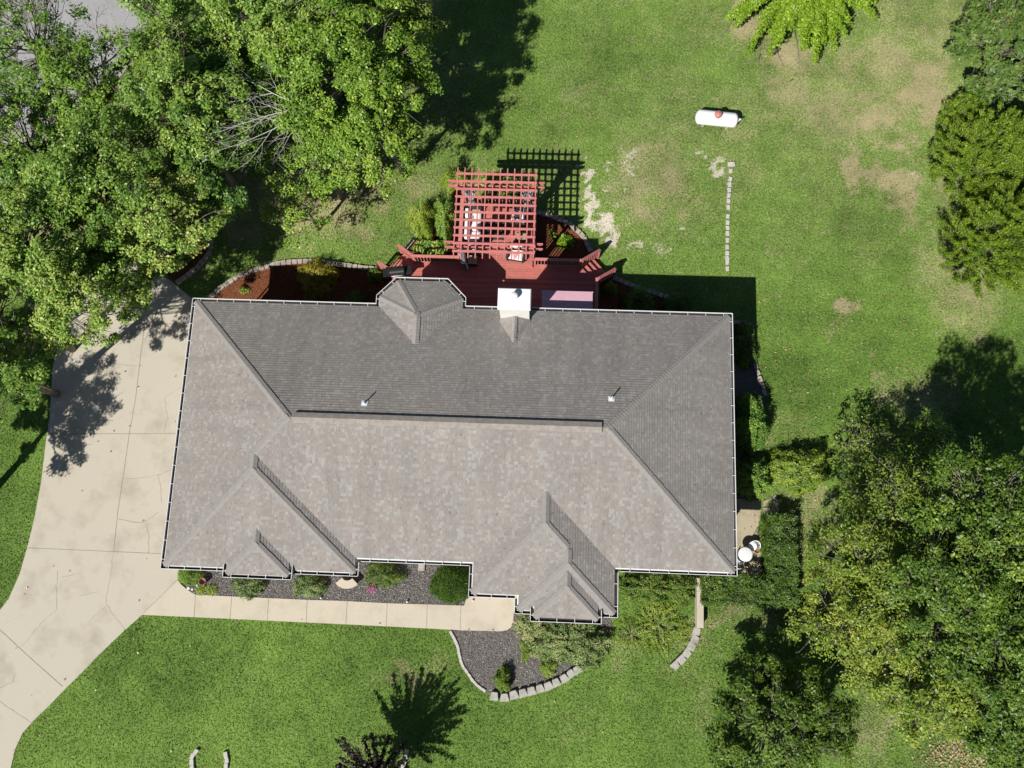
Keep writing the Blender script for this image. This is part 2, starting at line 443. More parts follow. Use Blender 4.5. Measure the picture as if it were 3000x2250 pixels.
# ------------------------------------------------------------------ leaves
def leaves(name, pos, nrm, size, tint, mat, parent=None, aspect=0.5, along=None, dry=None):
    """one mesh of diamond leaves: pos (n,3), nrm (n,3) facing, size (n,) length"""
    n = len(pos); nrm = nrm / (np.linalg.norm(nrm, axis=1, keepdims=True) + 1e-9)
    r = rng.normal(size=(n, 3)) if along is None else along + rng.normal(size=(n, 3)) * 0.25
    t = r - nrm * np.sum(r * nrm, axis=1, keepdims=True); t /= np.linalg.norm(t, axis=1, keepdims=True) + 1e-9
    b = np.cross(nrm, t); L = size[:, None]
    asp = aspect * (0.8 + 0.4 * rng.random((n, 1)))
    dip = nrm * L * 0.10
    v = np.empty((n, 4, 3)); v[:, 0] = pos - t * L * .5; v[:, 1] = pos + b * L * asp * .5 - t * L * .05 + dip; v[:, 2] = pos + t * L * .5; v[:, 3] = pos - b * L * asp * .5 - t * L * .05 + dip
    me = bpy.data.meshes.new(name); me.vertices.add(4 * n); me.vertices.foreach_set('co', v.reshape(-1).astype(np.float32))
    me.loops.add(4 * n); me.loops.foreach_set('vertex_index', np.arange(4 * n, dtype=np.int32))
    me.polygons.add(n); me.polygons.foreach_set('loop_start', np.arange(0, 4 * n, 4, dtype=np.int32))
    try: me.polygons.foreach_set('loop_total', np.full(n, 4, dtype=np.int32))
    except Exception: pass
    me.update(calc_edges=True)
    for nm, arr in (('tint', tint), ('tone', tint), ('dry', dry)):
        if arr is None or (nm == 'tone' and dry is None) or (nm == 'tint' and dry is not None): continue
        a = me.attributes.new(nm, 'FLOAT', 'FACE'); a.data.foreach_set('value', np.clip(arr, 0, 1).astype(np.float32))
    me.materials.append(mat)
    o = bpy.data.objects.new(name, me); COL.objects.link(o)
    if parent: o.parent = parent
    return o


def unit(n):
    d = rng.normal(size=(n, 3)); return d / np.linalg.norm(d, axis=1, keepdims=True)


def tree(name, label, u, v, zc, r, hz, kind, group=None, leaf=0.13, nclump=70, per=190, cl=0.62, tint0=0.5, trunk_r=0.16, gaps=0.25, open_=0.0, asp=0.55, lean=(0, 0), seed=None, holes=()):
    """broadleaf tree; crown centre seen at u,v and standing at height zc; crown radius r, half height hz"""
    global rng
    if seed is not None: rng = np.random.default_rng(seed)
    c = at(u, v, zc)
    root = empty(name, (c[0] - lean[0], c[1] - lean[1], 0), label, 'tree', group)
    C = np.array([lean[0], lean[1], zc])
    cc = [C + np.array([math.cos(t) * q_ * r, math.sin(t) * q_ * r, hz * (.86 - .25 * q_)]) for t, q_ in ((0, 0), (.5, .32), (1.8, .34), (3.1, .3), (4.3, .34), (5.4, .33))]; k = 0
    ph = rng.random(6) * 6.28
    while len(cc) < nclump and k < nclump * 40:
        k += 1
        d = unit(1)[0]
        if d[2] < -0.45: continue
        az = math.atan2(d[1], d[0])
        lob = 1 + gaps * (0.5 * math.sin(2 * az + ph[0]) + 0.35 * math.sin(3 * az + ph[1]) + .35 * math.sin(5 * az + ph[2]) + .2 * math.sin(9 * az + ph[3]))
        rr = (0.35 + 0.65 * rng.random() ** 0.45) * lob
        q = C + d * np.array([r, r, hz]) * rr
        if any(np.linalg.norm((q - p) * np.array([1, 1, 1.2])) < cl * 0.62 for p in cc): continue
        cc.append(q)
    cc = np.array(cc)
    P = []; N = []; T = []
    for q in cc:
        m = int(per * (0.6 + 0.8 * rng.random())); s = cl * (0.7 + .6 * rng.random())
        out = (q - C); out = out / (np.linalg.norm(out) + 1e-6)
        # a clump is a few sub-sprays
        k = 5; sub = unit(k) * s * .62 * np.array([1, 1, .55])
        idx = rng.integers(0, k, m)
        dd = unit(m) * (rng.random((m, 1)) ** .5) * s * .52 * np.array([1, 1, .6])
        P.append(q + sub[idx] + dd)
        N.append(dd / s * 0.9 + np.array([0, 0, .75]) + out * .35 + unit(m) * .62)
        T.append(tint0 + (rng.random() - .5) * .28 + (rng.random(m) - .5) * .5 + (rng.random(m) > .97) * .3)
    P = np.concatenate(P); N = np.concatenate(N); T = np.concatenate(T)
    keep = rng.random(len(P)) > open_
    P, N, T = P[keep], N[keep], T[keep]
    leaves('crown', P, N, leaf * (0.55 + .95 * rng.random(len(P))), T, M['leaf_' + kind], root, asp)
    b = MB(); z0 = zc - hz * .75
    tp = [(0, 0, -.1), (lean[0] * .2 + .05, lean[1] * .2, z0 * .5), (lean[0] * .6, lean[1] * .6, z0), (lean[0], lean[1], zc + hz * .3)]
    b.tube(tp, [trunk_r * 1.3, trunk_r, trunk_r * .75, trunk_r * .25], 8)
    for q in cc:
        f = 0.25 + .65 * rng.random() * max(0.15, min(1, (q[2] - z0) / (hz * 1.6)))
        a = Vector(tp[2]).lerp(Vector(tp[3]), min(.95, f)); e = Vector(q)
        mid = a.lerp(e, .5) + Vector((rng.normal() * .12, rng.normal() * .12, -.08 * (e - a).length))
        rb = trunk_r * (.16 + .14 * rng.random())
        b.tube([a, a.lerp(mid, .5) + Vector((0, 0, -.02)), mid, mid.lerp(e, .6) + Vector(rng.normal(size=3) * .06), e], [rb, rb * .85, rb * .6, rb * .4, .008], 5, False)
        for _ in range(3):
            s0 = mid.lerp(e, .2 + .6 * rng.random()); e2 = e + Vector(rng.normal(size=3) * cl * .6)
            b.tube([s0, s0.lerp(e2, .5) + Vector(rng.normal(size=3) * .04), e2], [.018, .012, .006], 4, False)
    b.build('trunk', M['bark'], root)
    return root


def spoke(root, base, tips, leaf, per_m, w, kind, tint0=.5, asp=.5, droop=0.0, rb=.02, bark='bark', hang=False):
    """leaves gathered along branches that leave base and end at tips"""
    P = []; N = []; T = []; b = MB()
    for tp in tips:
        a = Vector(base); e = Vector(tp); L = (e - a).length
        mid = a.lerp(e, .5) + Vector((rng.normal() * .05 * L, rng.normal() * .05 * L, droop * L))
        m = int(per_m * L); s = 0.16 + .84 * rng.random(m)
        A, B_, E = np.array(a), np.array(mid), np.array(e); s_ = s[:, None]
        c = (1 - s_) ** 2 * A + 2 * s_ * (1 - s_) * B_ + s_ ** 2 * E
        ww = w * (1.05 - .5 * s_)
        d = unit(m) * (rng.random((m, 1)) ** .5) * ww
        P.append(c + d)
        ax = (E - A) / L
        N.append(d / w * .6 + np.array([0, 0, .8]) + unit(m) * .55)
        T.append(tint0 + (rng.random() - .5) * .2 + (rng.random(m) - .5) * .5)
        pts = [a.lerp(mid, t).lerp(mid.lerp(e, t), t) for t in (0, .25, .5, .75, 1)]
        b.tube(pts, [rb, rb * .8, rb * .6, rb * .35, .004], 5, False)
    P = np.concatenate(P); N = np.concatenate(N); T = np.concatenate(T)
    leaves('crown', P, N, leaf * (.7 + .6 * rng.random(len(P))), T, M['leaf_' + kind], root, asp)
    return b


def bush(name, label, u, v, zt, rx, ry, kind, n=2600, leaf=.06, cat='shrub', group=None, tint0=.5, rz=0, asp=.55, boxy=False, z0=0.0, lump=.18, spiky=False, seed=None):
    """shrub whose top is zt high; u,v is where its middle (at half height) was seen"""
    c = at(u, v, zt * .5)
    root = empty(name, (c[0], c[1], z0), label, cat, group, rz)
    h = zt - z0
    if boxy:
        q = rng.random((n, 3)) * 2 - 1; fac = rng.integers(0, 6, n)
        top = rng.random(n) < .6
        q[top, 2] = 1 - .12 * rng.random(top.sum())
        side = ~top; ax = rng.integers(0, 2, n); sg = rng.choice([-1, 1], n)
        for k in (0, 1):
            mk = side & (ax == k); q[mk, k] = sg[mk] * (1 - .1 * rng.random(mk.sum()))
        kc = n // 22; ci = rng.integers(0, kc, n); q = q[ci] + rng.normal(size=(n, 3)) * np.array([.045 / rx, .045 / ry, .05 / h]); q[:, 2] -= (.34 * rng.random(kc) ** 1.5)[ci]; q = np.clip(q, [-1.1, -1.1, -1], [1.1, 1.1, 1.1]); top = top[ci]
        P = np.stack([q[:, 0] * rx, q[:, 1] * ry, (q[:, 2] * .5 + .5) * h], 1)
        P[:, 2] += (vnoise(P[:, 0] + c[0], P[:, 1] + c[1], 2.3, 5) - .5) * .28 * np.clip(q[:, 2], 0, 1)
        P[:, :2] += rng.normal(size=(n, 2)) * .05
        P[:, 2] -= .16 * (vnoise(P[:, 0], P[:, 1], 9, 7) > .62) * rng.random(n)
        N = np.where(top[:, None], np.array([[0, 0, 1.0]]), np.stack([q[:, 0], q[:, 1], np.zeros(n) + .2], 1)) + unit(n) * .6 + np.array([-.1, -.15, .35])
    else:
        kc = max(14, n // 24); dc = unit(kc); dc[:, 2] = np.abs(dc[:, 2]) - .12; ci = rng.integers(0, kc, n)
        cr = rng.random(kc); sg_ = (.062 if not spiky else .25) / max(.35, min(rx, ry)); d = dc[ci] + rng.normal(size=(n, 3)) * sg_
        az = np.arctan2(d[:, 1], d[:, 0]); p = rng.random(5) * 6.28
        el = d[:, 2]
        lob = 1 + lump * (.5 * np.sin(3 * az + p[0]) + .5 * np.sin(5 * az + p[1] + 3 * el) + .4 * np.sin(9 * az + p[2] + 5 * el) + .3 * np.sin(15 * az + p[3] - 9 * el))
        rr = (1 - .34 * cr[ci] ** 1.4 - .10 * rng.random(n)) * lob / np.linalg.norm(d, axis=1)
        P = d * np.array([rx, ry, h]) * rr[:, None]; P[:, 2] = np.maximum(P[:, 2], .02)
        N = d * np.array([1 / rx, 1 / ry, 1 / h]) * min(rx, h) * .8 + unit(n) * .65 + np.array([-.15, -.2, .6])
    cl_t = (rng.random(kc)[ci] - .5) * .25 if not boxy else 0
    T = tint0 + cl_t + (vnoise(P[:, 0] * 1.0 + c[0], P[:, 1] + c[1], 3.5, 3) - .5) * .5 + (rng.random(n) - .5) * .45
    al = None
    if spiky: al = d * np.array([1, 1, .6]) if not boxy else None
    leaves('foliage', P, N if not spiky else unit(n) + np.array([0, 0, .6]), leaf * (.7 + .6 * rng.random(n)), T, M['leaf_' + kind], root, asp, al)
    b = MB()
    for k in range(9):
        t = 6.283 * k / 9; e = (math.cos(t) * rx * .6, math.sin(t) * ry * .6, h * .65)
        b.tube([(0, 0, -.05), (e[0] * .4, e[1] * .4, e[2] * .5), e], [.03, .02, .008], 5, False)
    b.build('stems', M['bark'], root)
    return root


# ------------------------------------------------------------------ setting: lawn, drive, walk, beds
def pix(pts, z=0.0): return [at(u, v, z)[:2] for u, v in pts]

drive = pix([(500, 822), (563, 874), (600, 1000), (560, 1700), (522, 1699), (418, 1801), (362, 1850), (289, 1920), (245, 1966), (190, 2020), (148, 2064), (104, 2106), (68, 2146), (45, 2196), (30, 2262), (-60, 2420), (-420, 2420),
             (-300, 1990), (-90, 1862), (0, 1789), (27, 1753), (59, 1681), (81, 1604), (102, 1518), (122, 1410), (136, 1292), (147, 1220), (156, 1075), (190, 930), (210, 760), (330, 730)])
walk = pix([(522, 1700), (532, 1712), (545, 1723), (558, 1733), (574, 1742), (680, 1747), (790, 1752), (900, 1757), (1000, 1760), (1135, 1767), (1271, 1771), (1360, 1774), (1376, 1720), (1520, 1725), (1506, 1790), (1503, 1822), (1497, 1838), (1485, 1846), (1466, 1849),
            (1348, 1846), (1240, 1840), (1000, 1828), (790, 1818), (600, 1809), (418, 1801)])
road = pix([(-500, -350), (470, -350), (440, 40), (400, 160), (330, 260), (270, 330), (180, 420), (120, 520), (60, 640), (-500, 900)])
bed_front = pix([(520, 1650), (530, 1700), (558, 1733), (574, 1743), (680, 1748), (900, 1758), (1135, 1768), (1271, 1772), (1400, 1776), (1400, 1640), (900, 1600)])
bed_low = pix([(1317, 1846), (1348, 1846), (1466, 1849), (1497, 1841), (1506, 1800), (1790, 1800), (1790, 1860), (1740, 1930), (1693, 1958), (1652, 1988), (1606, 2008), (1556, 2023), (1504, 2032), (1440, 2040), (1419, 2023), (1395, 2006), (1369, 1971), (1350, 1938), (1344, 1905), (1330, 1870)])
arcA = [(615.6, 868.5), (646.8, 841), (676.6, 822), (706, 803), (737.7, 791), (773, 781.7), (805.5, 772), (840.7, 766.8), (873, 764), (908.5, 764), (943.8, 766.8), (979, 771), (1011.6, 776), (1049.6, 781.7), (1071, 784), (1112, 788)]
arcB = [(600, 640), (607.5, 654), (613, 681), (618, 703), (615.6, 727.5), (607.5, 746.5), (591, 765), (575, 784), (553, 801), (531.5, 817), (515, 828)]
arcC = [(1556, 618), (1575, 621), (1606, 628), (1638, 640), (1657, 648), (1673, 656), (1684, 667), (1697, 679), (1707.6, 690), (1715, 701.5), (1722, 718), (1732, 736)]
arcD = [(1795, 812), (1819, 821), (1836, 828), (1853, 834.6), (1870, 841), (1886, 847), (1904, 851.5), (1920, 857), (1936.7, 863), (1962, 870)]
arcE = [(2150, 943), (2175, 945), (2195, 947), (2203, 955), (2205, 977), (2207, 1004), (2210, 1031), (2213, 1065), (2223, 1099), (2234, 1126), (2244, 1160)]
arcL = [(1228, 680), (1216, 695), (1205, 708), (1195, 722), (1187, 733)]
bed_a = pix(arcA + [(1150, 800), (1150, 960), (600, 960)])
bed_b = pix(arcB + [(420, 740), (440, 640), (540, 600)])
bed_c = pix([(1540, 600)] + arcC + [(1735, 760), (1540, 760)])
bed_d = pix([(1760, 800)] + arcD + [(2100, 960), (2100, 1000), (1750, 1000)])
bed_e = pix(arcE[1:] + [(2238, 1250), (2215, 1470), (2100, 1470), (2100, 943)])
bed_l = pix([(1240, 668)] + arcL + [(1205, 750), (1350, 755), (1350, 540), (1300, 590)])
patio = pix([(2140, 1462), (2181, 1462), (2212, 1463), (2228, 1470), (2228, 1510), (2222, 1540), (2218, 1560), (2226, 1600), (2232, 1680), (2232, 1700), (2140, 1700)])
house_poly = [(.5, -.1), (8, -.1), (8, .5), (13.7, .5), (13.7, -.8), (15.7, -.8), (15.7, -1.4), (19, -1.4), (19, .5), (24, .5), (24, 11), (.5, 11)]
deck_poly = [(8.75, 11), (18.62, 11), (18.62, 13.55), (19.5, 14.1), (18.7, 15.1), (17.8, 14.5), (15.55, 14.5), (15.55, 17.6), (11.8, 17.6), (11.8, 14.5), (9.65, 14.5), (8.85, 15.1), (7.9, 14.2), (8.75, 13.6)]
HARD = [drive, walk, road, bed_front, bed_low, bed_a, bed_b, bed_c, bed_d, bed_e, bed_l, patio, house_poly, deck_poly]

blobs_dry = [(2200, 60, 70, 60, .8), (2330, 160, 90, 60, .6), (2620, 180, 170, 150, .42), (2740, 260, 60, 110, .6), (2600, 330, 70, 50, .75), (2540, 350, 60, 60, .6), (2680, 285, 40, 30, .9), (2620, 420, 60, 40, .9),
             (2500, 480, 40, 50, .8), (2560, 520, 80, 40, .6), (2660, 515, 40, 30, .95), (2610, 545, 50, 30, .8), (2650, 590, 35, 70, .8), (2660, 640, 30, 60, .85), (2400, 300, 150, 120, .3), (2160, 470, 40, 200, .28),
             (2465, 905, 42, 32, .9), (2430, 960, 40, 22, .8), (2268, 848, 14, 12, .9), (2365, 1080, 20, 8, .8), (2590, 1075, 26, 14, .9), (2320, 1130, 60, 40, .4), (2310, 1250, 70, 60, .5), (2330, 1450, 90, 90, .75),
             (2390, 1560, 70, 60, .6), (2640, 1130, 60, 60, .8), (2720, 1180, 90, 90, .6), (2790, 850, 110, 150, .6), (2850, 700, 120, 200, .45), (1560, 560, 40, 30, .3), (1900, 540, 120, 120, .4), (1250, 560, 150, 80, .3),
             (950, 560, 180, 130, .7), (760, 600, 110, 120, .5), (1180, 30, 90, 90, .35), (1200, 1960, 60, 30, .65), (1290, 1950, 40, 40, .55), (1850, 1880, 140, 90, .45), (2050, 1980, 60, 160, .35), (2200, 1800, 150, 40, .5),
             (2120, 1810, 40, 30, .7), (2560, 2080, 60, 160, .6), (2650, 1960, 80, 50, .8), (2800, 2230, 150, 60, .5), (620, 1970, 120, 40, .15), (1800, 2050, 160, 70, .28), (1680, 2100, 90, 60, .3), (200, 500, 250, 400, .6), (500, 750, 120, 90, .4),
             (700, 1812, 45, 6, .9), (2480, 2150, 50, 90, .5), (1130, 1970, 40, 30, .3), (1000, 2240, 200, 60, .2)]
blobs_sand = [(1722, 500, 16, 34, 1), (1726, 560, 18, 55, 1), (1735, 615, 20, 40, .9), (1760, 665, 38, 26, 1), (1795, 690, 32, 20, .95), (1812, 708, 14, 10, .9), (1880, 712, 30, 12, .75), (1930, 722, 25, 14, .7), (1965, 700, 20, 22, .75), (1775, 480, 20, 12, .6),
              (1838, 485, 22, 25, .6), (1795, 570, 22, 22, .55), (2062, 478, 22, 12, .95), (2095, 492, 30, 14, 1), (2118, 504, 18, 12, 1), (1640, 640, 20, 20, .2), (2665, 505, 22, 16, .7), (2455, 925, 12, 10, .5), (1860, 640, 30, 20, .4)]


def blobval(x, y, blobs):
    v = np.zeros(np.shape(x)); 
    dx = (vnoise(x, y, 1.3, 11) - .5) * 1.2 + (vnoise(x, y, 3.7, 12) - .5) * .9; dy = (vnoise(x, y, 1.3, 13) - .5) * 1.2 + (vnoise(x, y, 3.7, 14) - .5) * .9
    for (u, w_, ru, rv, k) in blobs:
        c = at(u, w_); d = ((x + dx - c[0]) / (ru / 60)) ** 2 + ((y + dy - c[1]) / (rv / 58)) ** 2
        v = np.maximum(v, k * np.clip(1.15 - d * .62, 0, 1))
    return v


def lawnattr(x, y):
    dry = blobval(x, y, blobs_dry); sand = np.clip(blobval(x, y, blobs_sand) * 1.15, 0, 1)
    dry = np.clip(dry * 1.0 * (.36 + 1.0 * vnoise(x, y, 1.3, 21)) + (vnoise(x, y, .35, 22) - .62) * .35 + .30 * (vnoise(x, y, 2.6, 23) > .80) * vnoise(x, y, 7, 24), 0, 1)
    # the back lawn is paler and thinner than the front one
    back = np.clip((y - 10) / 6, 0, 1)
    ne = np.clip((x - 19) / 12, 0, 1) * np.clip((y - 14) / 9, 0, 1)
    dry = np.clip(dry + .165 * back + .20 * ne * (.3 + vnoise(x, y, .7, 51)) + .16 * back * (vnoise(x, y, .5, 41) > .55) * vnoise(x, y, 1.9, 42) - .05 * (1 - back), 0, 1)
    tone = np.clip(.40 + .10 * back + (vnoise(x, y, .22, 31) - .5) * .5 + (vnoise(x, y, .8, 32) - .5) * .36 + (vnoise(x, y, 2.4, 33) - .5) * .26 + (vnoise(x, y, 6, 34) - .5) * .16 + .035 * np.sin((y + .06 * x) * 5.6), 0, 1)
    return dry, sand, tone


def make_ground():
    xs = np.concatenate([[-400, -120, -50], np.arange(-22, 50.01, .22), [90, 160, 400]]); ys = np.concatenate([[-400, -120, -40], np.arange(-16, 36.01, .22), [60, 130, 400]])
    X, Y = np.meshgrid(xs, ys); nx, ny = len(xs), len(ys)
    v = np.stack([X.ravel(), Y.ravel(), np.zeros(nx * ny)], 1)
    i = np.arange(nx - 1)[None, :] + (np.arange(ny - 1) * nx)[:, None]; i = i.ravel()
    f = np.stack([i, i + 1, i + 1 + nx, i + nx], 1)
    me = bpy.data.meshes.new('ground'); me.from_pydata(v.tolist(), [], f.tolist())
    d, s, t = lawnattr(v[:, 0], v[:, 1]); far = (v[:, 0] < -23) | (v[:, 0] > 51) | (v[:, 1] < -17) | (v[:, 1] > 37); d[far] = .15; t[far] = .45; s[far] = 0
    for nm, a in (('dry', d), ('sand', s), ('tone', t)):
        q = me.attributes.new(nm, 'FLOAT', 'POINT'); q.data.foreach_set('value', a.astype(np.float32))
    me.materials.append(M['ground']); o = bpy.data.objects.new('ground', me); COL.objects.link(o)
    tag(o, kind='structure')


def make_grass(n=620000):
    x = rng.uniform(-15, 42, n); y = rng.uniform(-10.5, 31, n)
    jx = x + rng.normal(size=n) * .035; jy = y + rng.normal(size=n) * .035
    bad = np.zeros(n, bool)
    for p in HARD: bad |= inside(jx, jy, p)
    d, s, t = lawnattr(x, y)
    keep = ~bad & (rng.random(n) > np.clip(s * .95 - .1, 0, 1)) & (rng.random(n) > np.clip(d - .35, 0, 1) * .6)
    x, y, d, t = x[keep], y[keep], d[keep], t[keep]; n = len(x)
    L = .055 + .06 * rng.random(n)
    up = np.array([0, 0, .35]); nr = unit(n) * .8 + np.array([0, 0, .9])
    tint = np.clip(t + (rng.random(n) - .5) * .5, 0, 1)
    dryv = np.clip((d + (rng.random(n) - .5) * .5 > .42) * 1.0 * (.6 + .4 * rng.random(n)) + (rng.random(n) < .03 + .10 * (y > 11)) * .75, 0, 1)
    o = leaves('grass', np.stack([x, y, .012 + .03 * rng.random(n)], 1), nr, L, tint, M['blade'], None, .30, None, dryv)
    tag(o, kind='stuff')


def slab(name, poly, z0, z1, mat, kind='structure'):
    a = sum(poly[i][0] * poly[(i + 1) % len(poly)][1] - poly[(i + 1) % len(poly)][0] * poly[i][1] for i in range(len(poly)))
    if a < 0: poly = poly[::-1]
    b = MB(); b.prism(poly, z0, z1); return tag(b.build(name, mat), kind=kind)


make_ground(); make_grass()
slab('driveway', drive, -.1, .035, M['concrete'])
slab('walkway', walk, -.1, .055, M['walk'])
slab('road', road, -.1, .02, M['road'])
slab('patio', patio, -.1, .03, M['patio'])
for nm, pl, mt in (('mulch_bed', bed_front, 'dark_mulch'), ('mulch_bed', bed_low, 'dark_mulch'), ('mulch_bed', bed_a, 'red_mulch'), ('mulch_bed', bed_b, 'red_mulch'), ('mulch_bed', bed_c, 'red_mulch'),
                   ('mulch_bed', bed_d, 'red_mulch'), ('mulch_bed', bed_e, 'dark_mulch'), ('mulch_bed', bed_l, 'red_mulch')):  # bed_e takes dark mulch so the shade over it is in its colour
    slab(nm, pl, -.05, .022 if pl is not bed_low else .026, M[mt])


def chips(name, poly, n, size, mat, z=.03, asp=.3):
    px = [p[0] for p in poly]; py = [p[1] for p in poly]
    x = rng.uniform(min(px), max(px), n); y = rng.uniform(min(py), max(py), n); k = inside(x, y, poly) & ~inside(x, y, house_poly) & ~inside(x, y, walk)
    x, y = x[k], y[k]; n = len(x)
    o = leaves(name, np.stack([x, y, z + .02 * rng.random(n)], 1), unit(n) * .55 + np.array([0, 0, 1]), size * (.6 + .8 * rng.random(n)), rng.random(n) ** 1.3, M[mat], None, asp)
    return tag(o, kind='stuff')


chips('mulch', bed_front, 60000, .055, 'chip_grey'); chips('mulch', bed_low, 30000, .055, 'chip_grey')
for pl, n in ((bed_a, 26000), (bed_c, 12000), (bed_b, 7000), (bed_d, 7000), (bed_l, 6000)): chips('mulch', pl, n, .05, 'chip_red')

# joints and cracks in the concrete: shallow dirt-filled grooves laid as sheets on top of it
def groove(paths, name, z, wd):
    b = MB()
    for pts, wk, jag in paths:
        q = pix(pts); fine = []
        for i in range(len(q) - 1):
            n = max(1, int(math.dist(q[i], q[i + 1]) / .16)) if jag else 1
            for k in range(n):
                t = k / n; fine.append((q[i][0] + (q[i + 1][0] - q[i][0]) * t + (random.gauss(0, .018) if jag and k else 0), q[i][1] + (q[i + 1][1] - q[i][1]) * t + (random.gauss(0, .018) if jag and k else 0)))
        fine.append(q[-1])
        ww = [wd * wk * (random.uniform(.5, 1.3) if jag else 1) for _ in fine]
        L = [(p[0], p[1]) for p in fine]; A = offset(L, 1); 
        for i in range(len(L) - 1):
            def sd(j, s): 
                o_ = (A[j][0] - L[j][0], A[j][1] - L[j][1]); return (L[j][0] + o_[0] * ww[j] * s, L[j][1] + o_[1] * ww[j] * s, z)
            b.poly([sd(i, -1), sd(i + 1, -1), sd(i + 1, 1), sd(i, 1)])
    return tag(b.build(name, M['crack']), kind='structure')

groove([([(425, 951), (413.6, 1039), (398, 1170), (380, 1270), (364, 1383), (346, 1500), (334.5, 1613)], 1.2, 0), ([(357, 949), (556, 949)], 1, 0), ([(140, 1272), (515, 1270)], 1.1, 0), ([(84, 1605), (472, 1622)], 1.1, 0),
        ([(520, 1699), (420, 1798)], .8, 0), ([(0, 1843.6), (90, 1927), (185, 2011)], 1.4, 0), ([(0, 2054), (54, 2092), (97, 2117)], .8, 1), ([(413, 949), (409, 906), (400, 880)], .8, 1),
        ([(334.5, 1613), (323, 1699), (312, 1751), (314, 1771), (340, 1810), (366, 1843)], .5, 1), ([(531, 1134), (484, 1164), (487, 1202), (492, 1220), (481, 1268)], .8, 1), ([(276, 1121), (278, 1175), (307, 1216)], .7, 1),
        ([(316, 1062), (402, 1073)], .7, 1), ([(362, 1401), (407, 1401), (463, 1392), (502, 1376)], .6, 1), ([(463, 1392), (472, 1428), (475, 1473)], .6, 1), ([(346, 1520), (407, 1532), (429, 1527), (466, 1500)], .9, 1),
        ([(432, 1532), (438, 1577), (436, 1620)], .9, 1), ([(169, 1672), (167, 1726), (168, 1785), (122, 1825), (65, 1893)], .7, 1), ([(221, 1683), (174, 1694)], .8, 1), ([(235, 1746), (289, 1733)], .6, 1), ([(316, 1771), (262, 1821)], .6, 1),
        ([(0, 2015), (40, 1998), (45, 1975)], .7, 1)], 'driveway_joints', .0395, .0095)
groove([([(574, 1742), (570, 1809)], 1, 0), ([(680, 1747), (675, 1813)], 1, 0), ([(788, 1752), (784, 1819)], 1, 0), ([(901, 1757), (898, 1823)], 1, 0), ([(1018, 1762), (1014, 1829)], 1, 0),
        ([(1135, 1767), (1132, 1835)], 1, 0), ([(1252, 1771), (1250, 1841)], 1, 0), ([(1351, 1774), (1348, 1846)], 1, 0)], 'walkway_joints', .0595, .010)

# ------------------------------------------------------------------ house
E = 3.75; PT = 0.468; D = 11.45; W = 24.5
house = empty('house', (0, 0, 0), 'single storey house with a brown grey shingle hip roof and white gutters', 'house')
cosS = math.cos(math.atan(PT))


def roof_face(b, poly, nx, ny, d0, z0, org):
    """poly: plan outline; height rises with nx*x+ny*y-d0; cut into shingle courses with a real butt edge"""
    step = .127 * cosS; mx = max(nx * p[0] + ny * p[1] for p in poly) - d0; mn = min(nx * p[0] + ny * p[1] for p in poly) - d0
    tx, ty = -ny, nx
    k = int(math.floor(mn / step))
    while k * step < mx:
        a = max(k * step, mn); e = (k + 1) * step
        q = clip(clip(poly, nx, ny, d0 + a), -nx, -ny, -(d0 + e))
        if len(q) >= 3:
            pts = []; uv = []
            for p in q:
                s = nx * p[0] + ny * p[1] - d0; fr = (s - k * step) / step
                pts.append((p[0], p[1], z0 + PT * s + .013 * (1 - fr))); uv.append((tx * p[0] + ty * p[1] + org, (k + min(.98, max(.02, fr))) * .127))
            b.poly(pts, uv)
            lo = [p for p in q if abs(nx * p[0] + ny * p[1] - d0 - a) < 1e-6]
            if len(lo) == 2 and a > mn + 1e-6:
                z = z0 + PT * a
                b.poly([(lo[0][0], lo[0][1], z), (lo[1][0], lo[1][1], z), (lo[1][0], lo[1][1], z + .013), (lo[0][0], lo[0][1], z + .013)], [(0, k * .127 + .05)] * 4)
        k += 1


def hip_block(name, x0, x1, y0, y1, z0, sides='NSEW', ends='', org=0):
    """hip roof on a rectangle; sides: slopes to build"""
    b = MB(); wx, wy = x1 - x0, y1 - y0; h = min(wx, wy) / 2
    if wx >= wy: r0, r1 = (x0 + h, (y0 + y1) / 2), (x1 - h, (y0 + y1) / 2)
    else: r0, r1 = ((x0 + x1) / 2, y0 + h), ((x0 + x1) / 2, y1 - h)
    a, b_, c, d = (x0, y0), (x1, y0), (x1, y1), (x0, y1)
    if wx >= wy:
        F = {'S': ([a, b_, r1, r0], 0, 1, y0), 'N': ([c, d, r0, r1], 0, -1, -y1), 'W': ([d, a, r0], 1, 0, x0), 'E': ([b_, c, r1], -1, 0, -x1)}
    else:
        F = {'S': ([a, b_, r0], 0, 1, y0), 'N': ([c, d, r1], 0, -1, -y1), 'W': ([d, a, r0, r1], 1, 0, x0), 'E': ([b_, c, r1, r0], -1, 0, -x1)}
    for s in sides:
        pl, nx, ny, d0 = F[s]; roof_face(b, pl, nx, ny, d0, z0, org + {'S': 0, 'N': 31, 'W': 57, 'E': 83}[s])
    return b.build(name, M['shingle'], house), r0, r1


R0 = .155                                                     # shingles stop this far inside the gutter lip
main, m0, m1 = hip_block('roof', R0, W - R0, R0, D - R0, E + .03)
# garage wing at the south-west: its west slope continues the main one
wx1 = 8.52; wh = (wx1 - R0 * 2) / 2
hip_block('wing_roof', R0 + .004, wx1 - R0, -.62 + R0, 9.0, E + .03, 'SWE')
hip_block('wing_roof', 2.78 + R0, 5.74 - R0, -.85 + R0, 3.0, E + .18, 'SWE')
hip_block('porch_roof', 13.24 + R0, 19.52 - R0, -1.27 + R0, 7.0, E + .03, 'SWE')
hip_block('porch_roof', 15.20 + R0, 19.516 - R0, -1.88 + R0, 4.5, E + .034, 'SWE')
hip_block('porch_roof', 15.87 + R0, 18.83 - R0, -2.13 + R0, 3.0, E + .20, 'SWE')

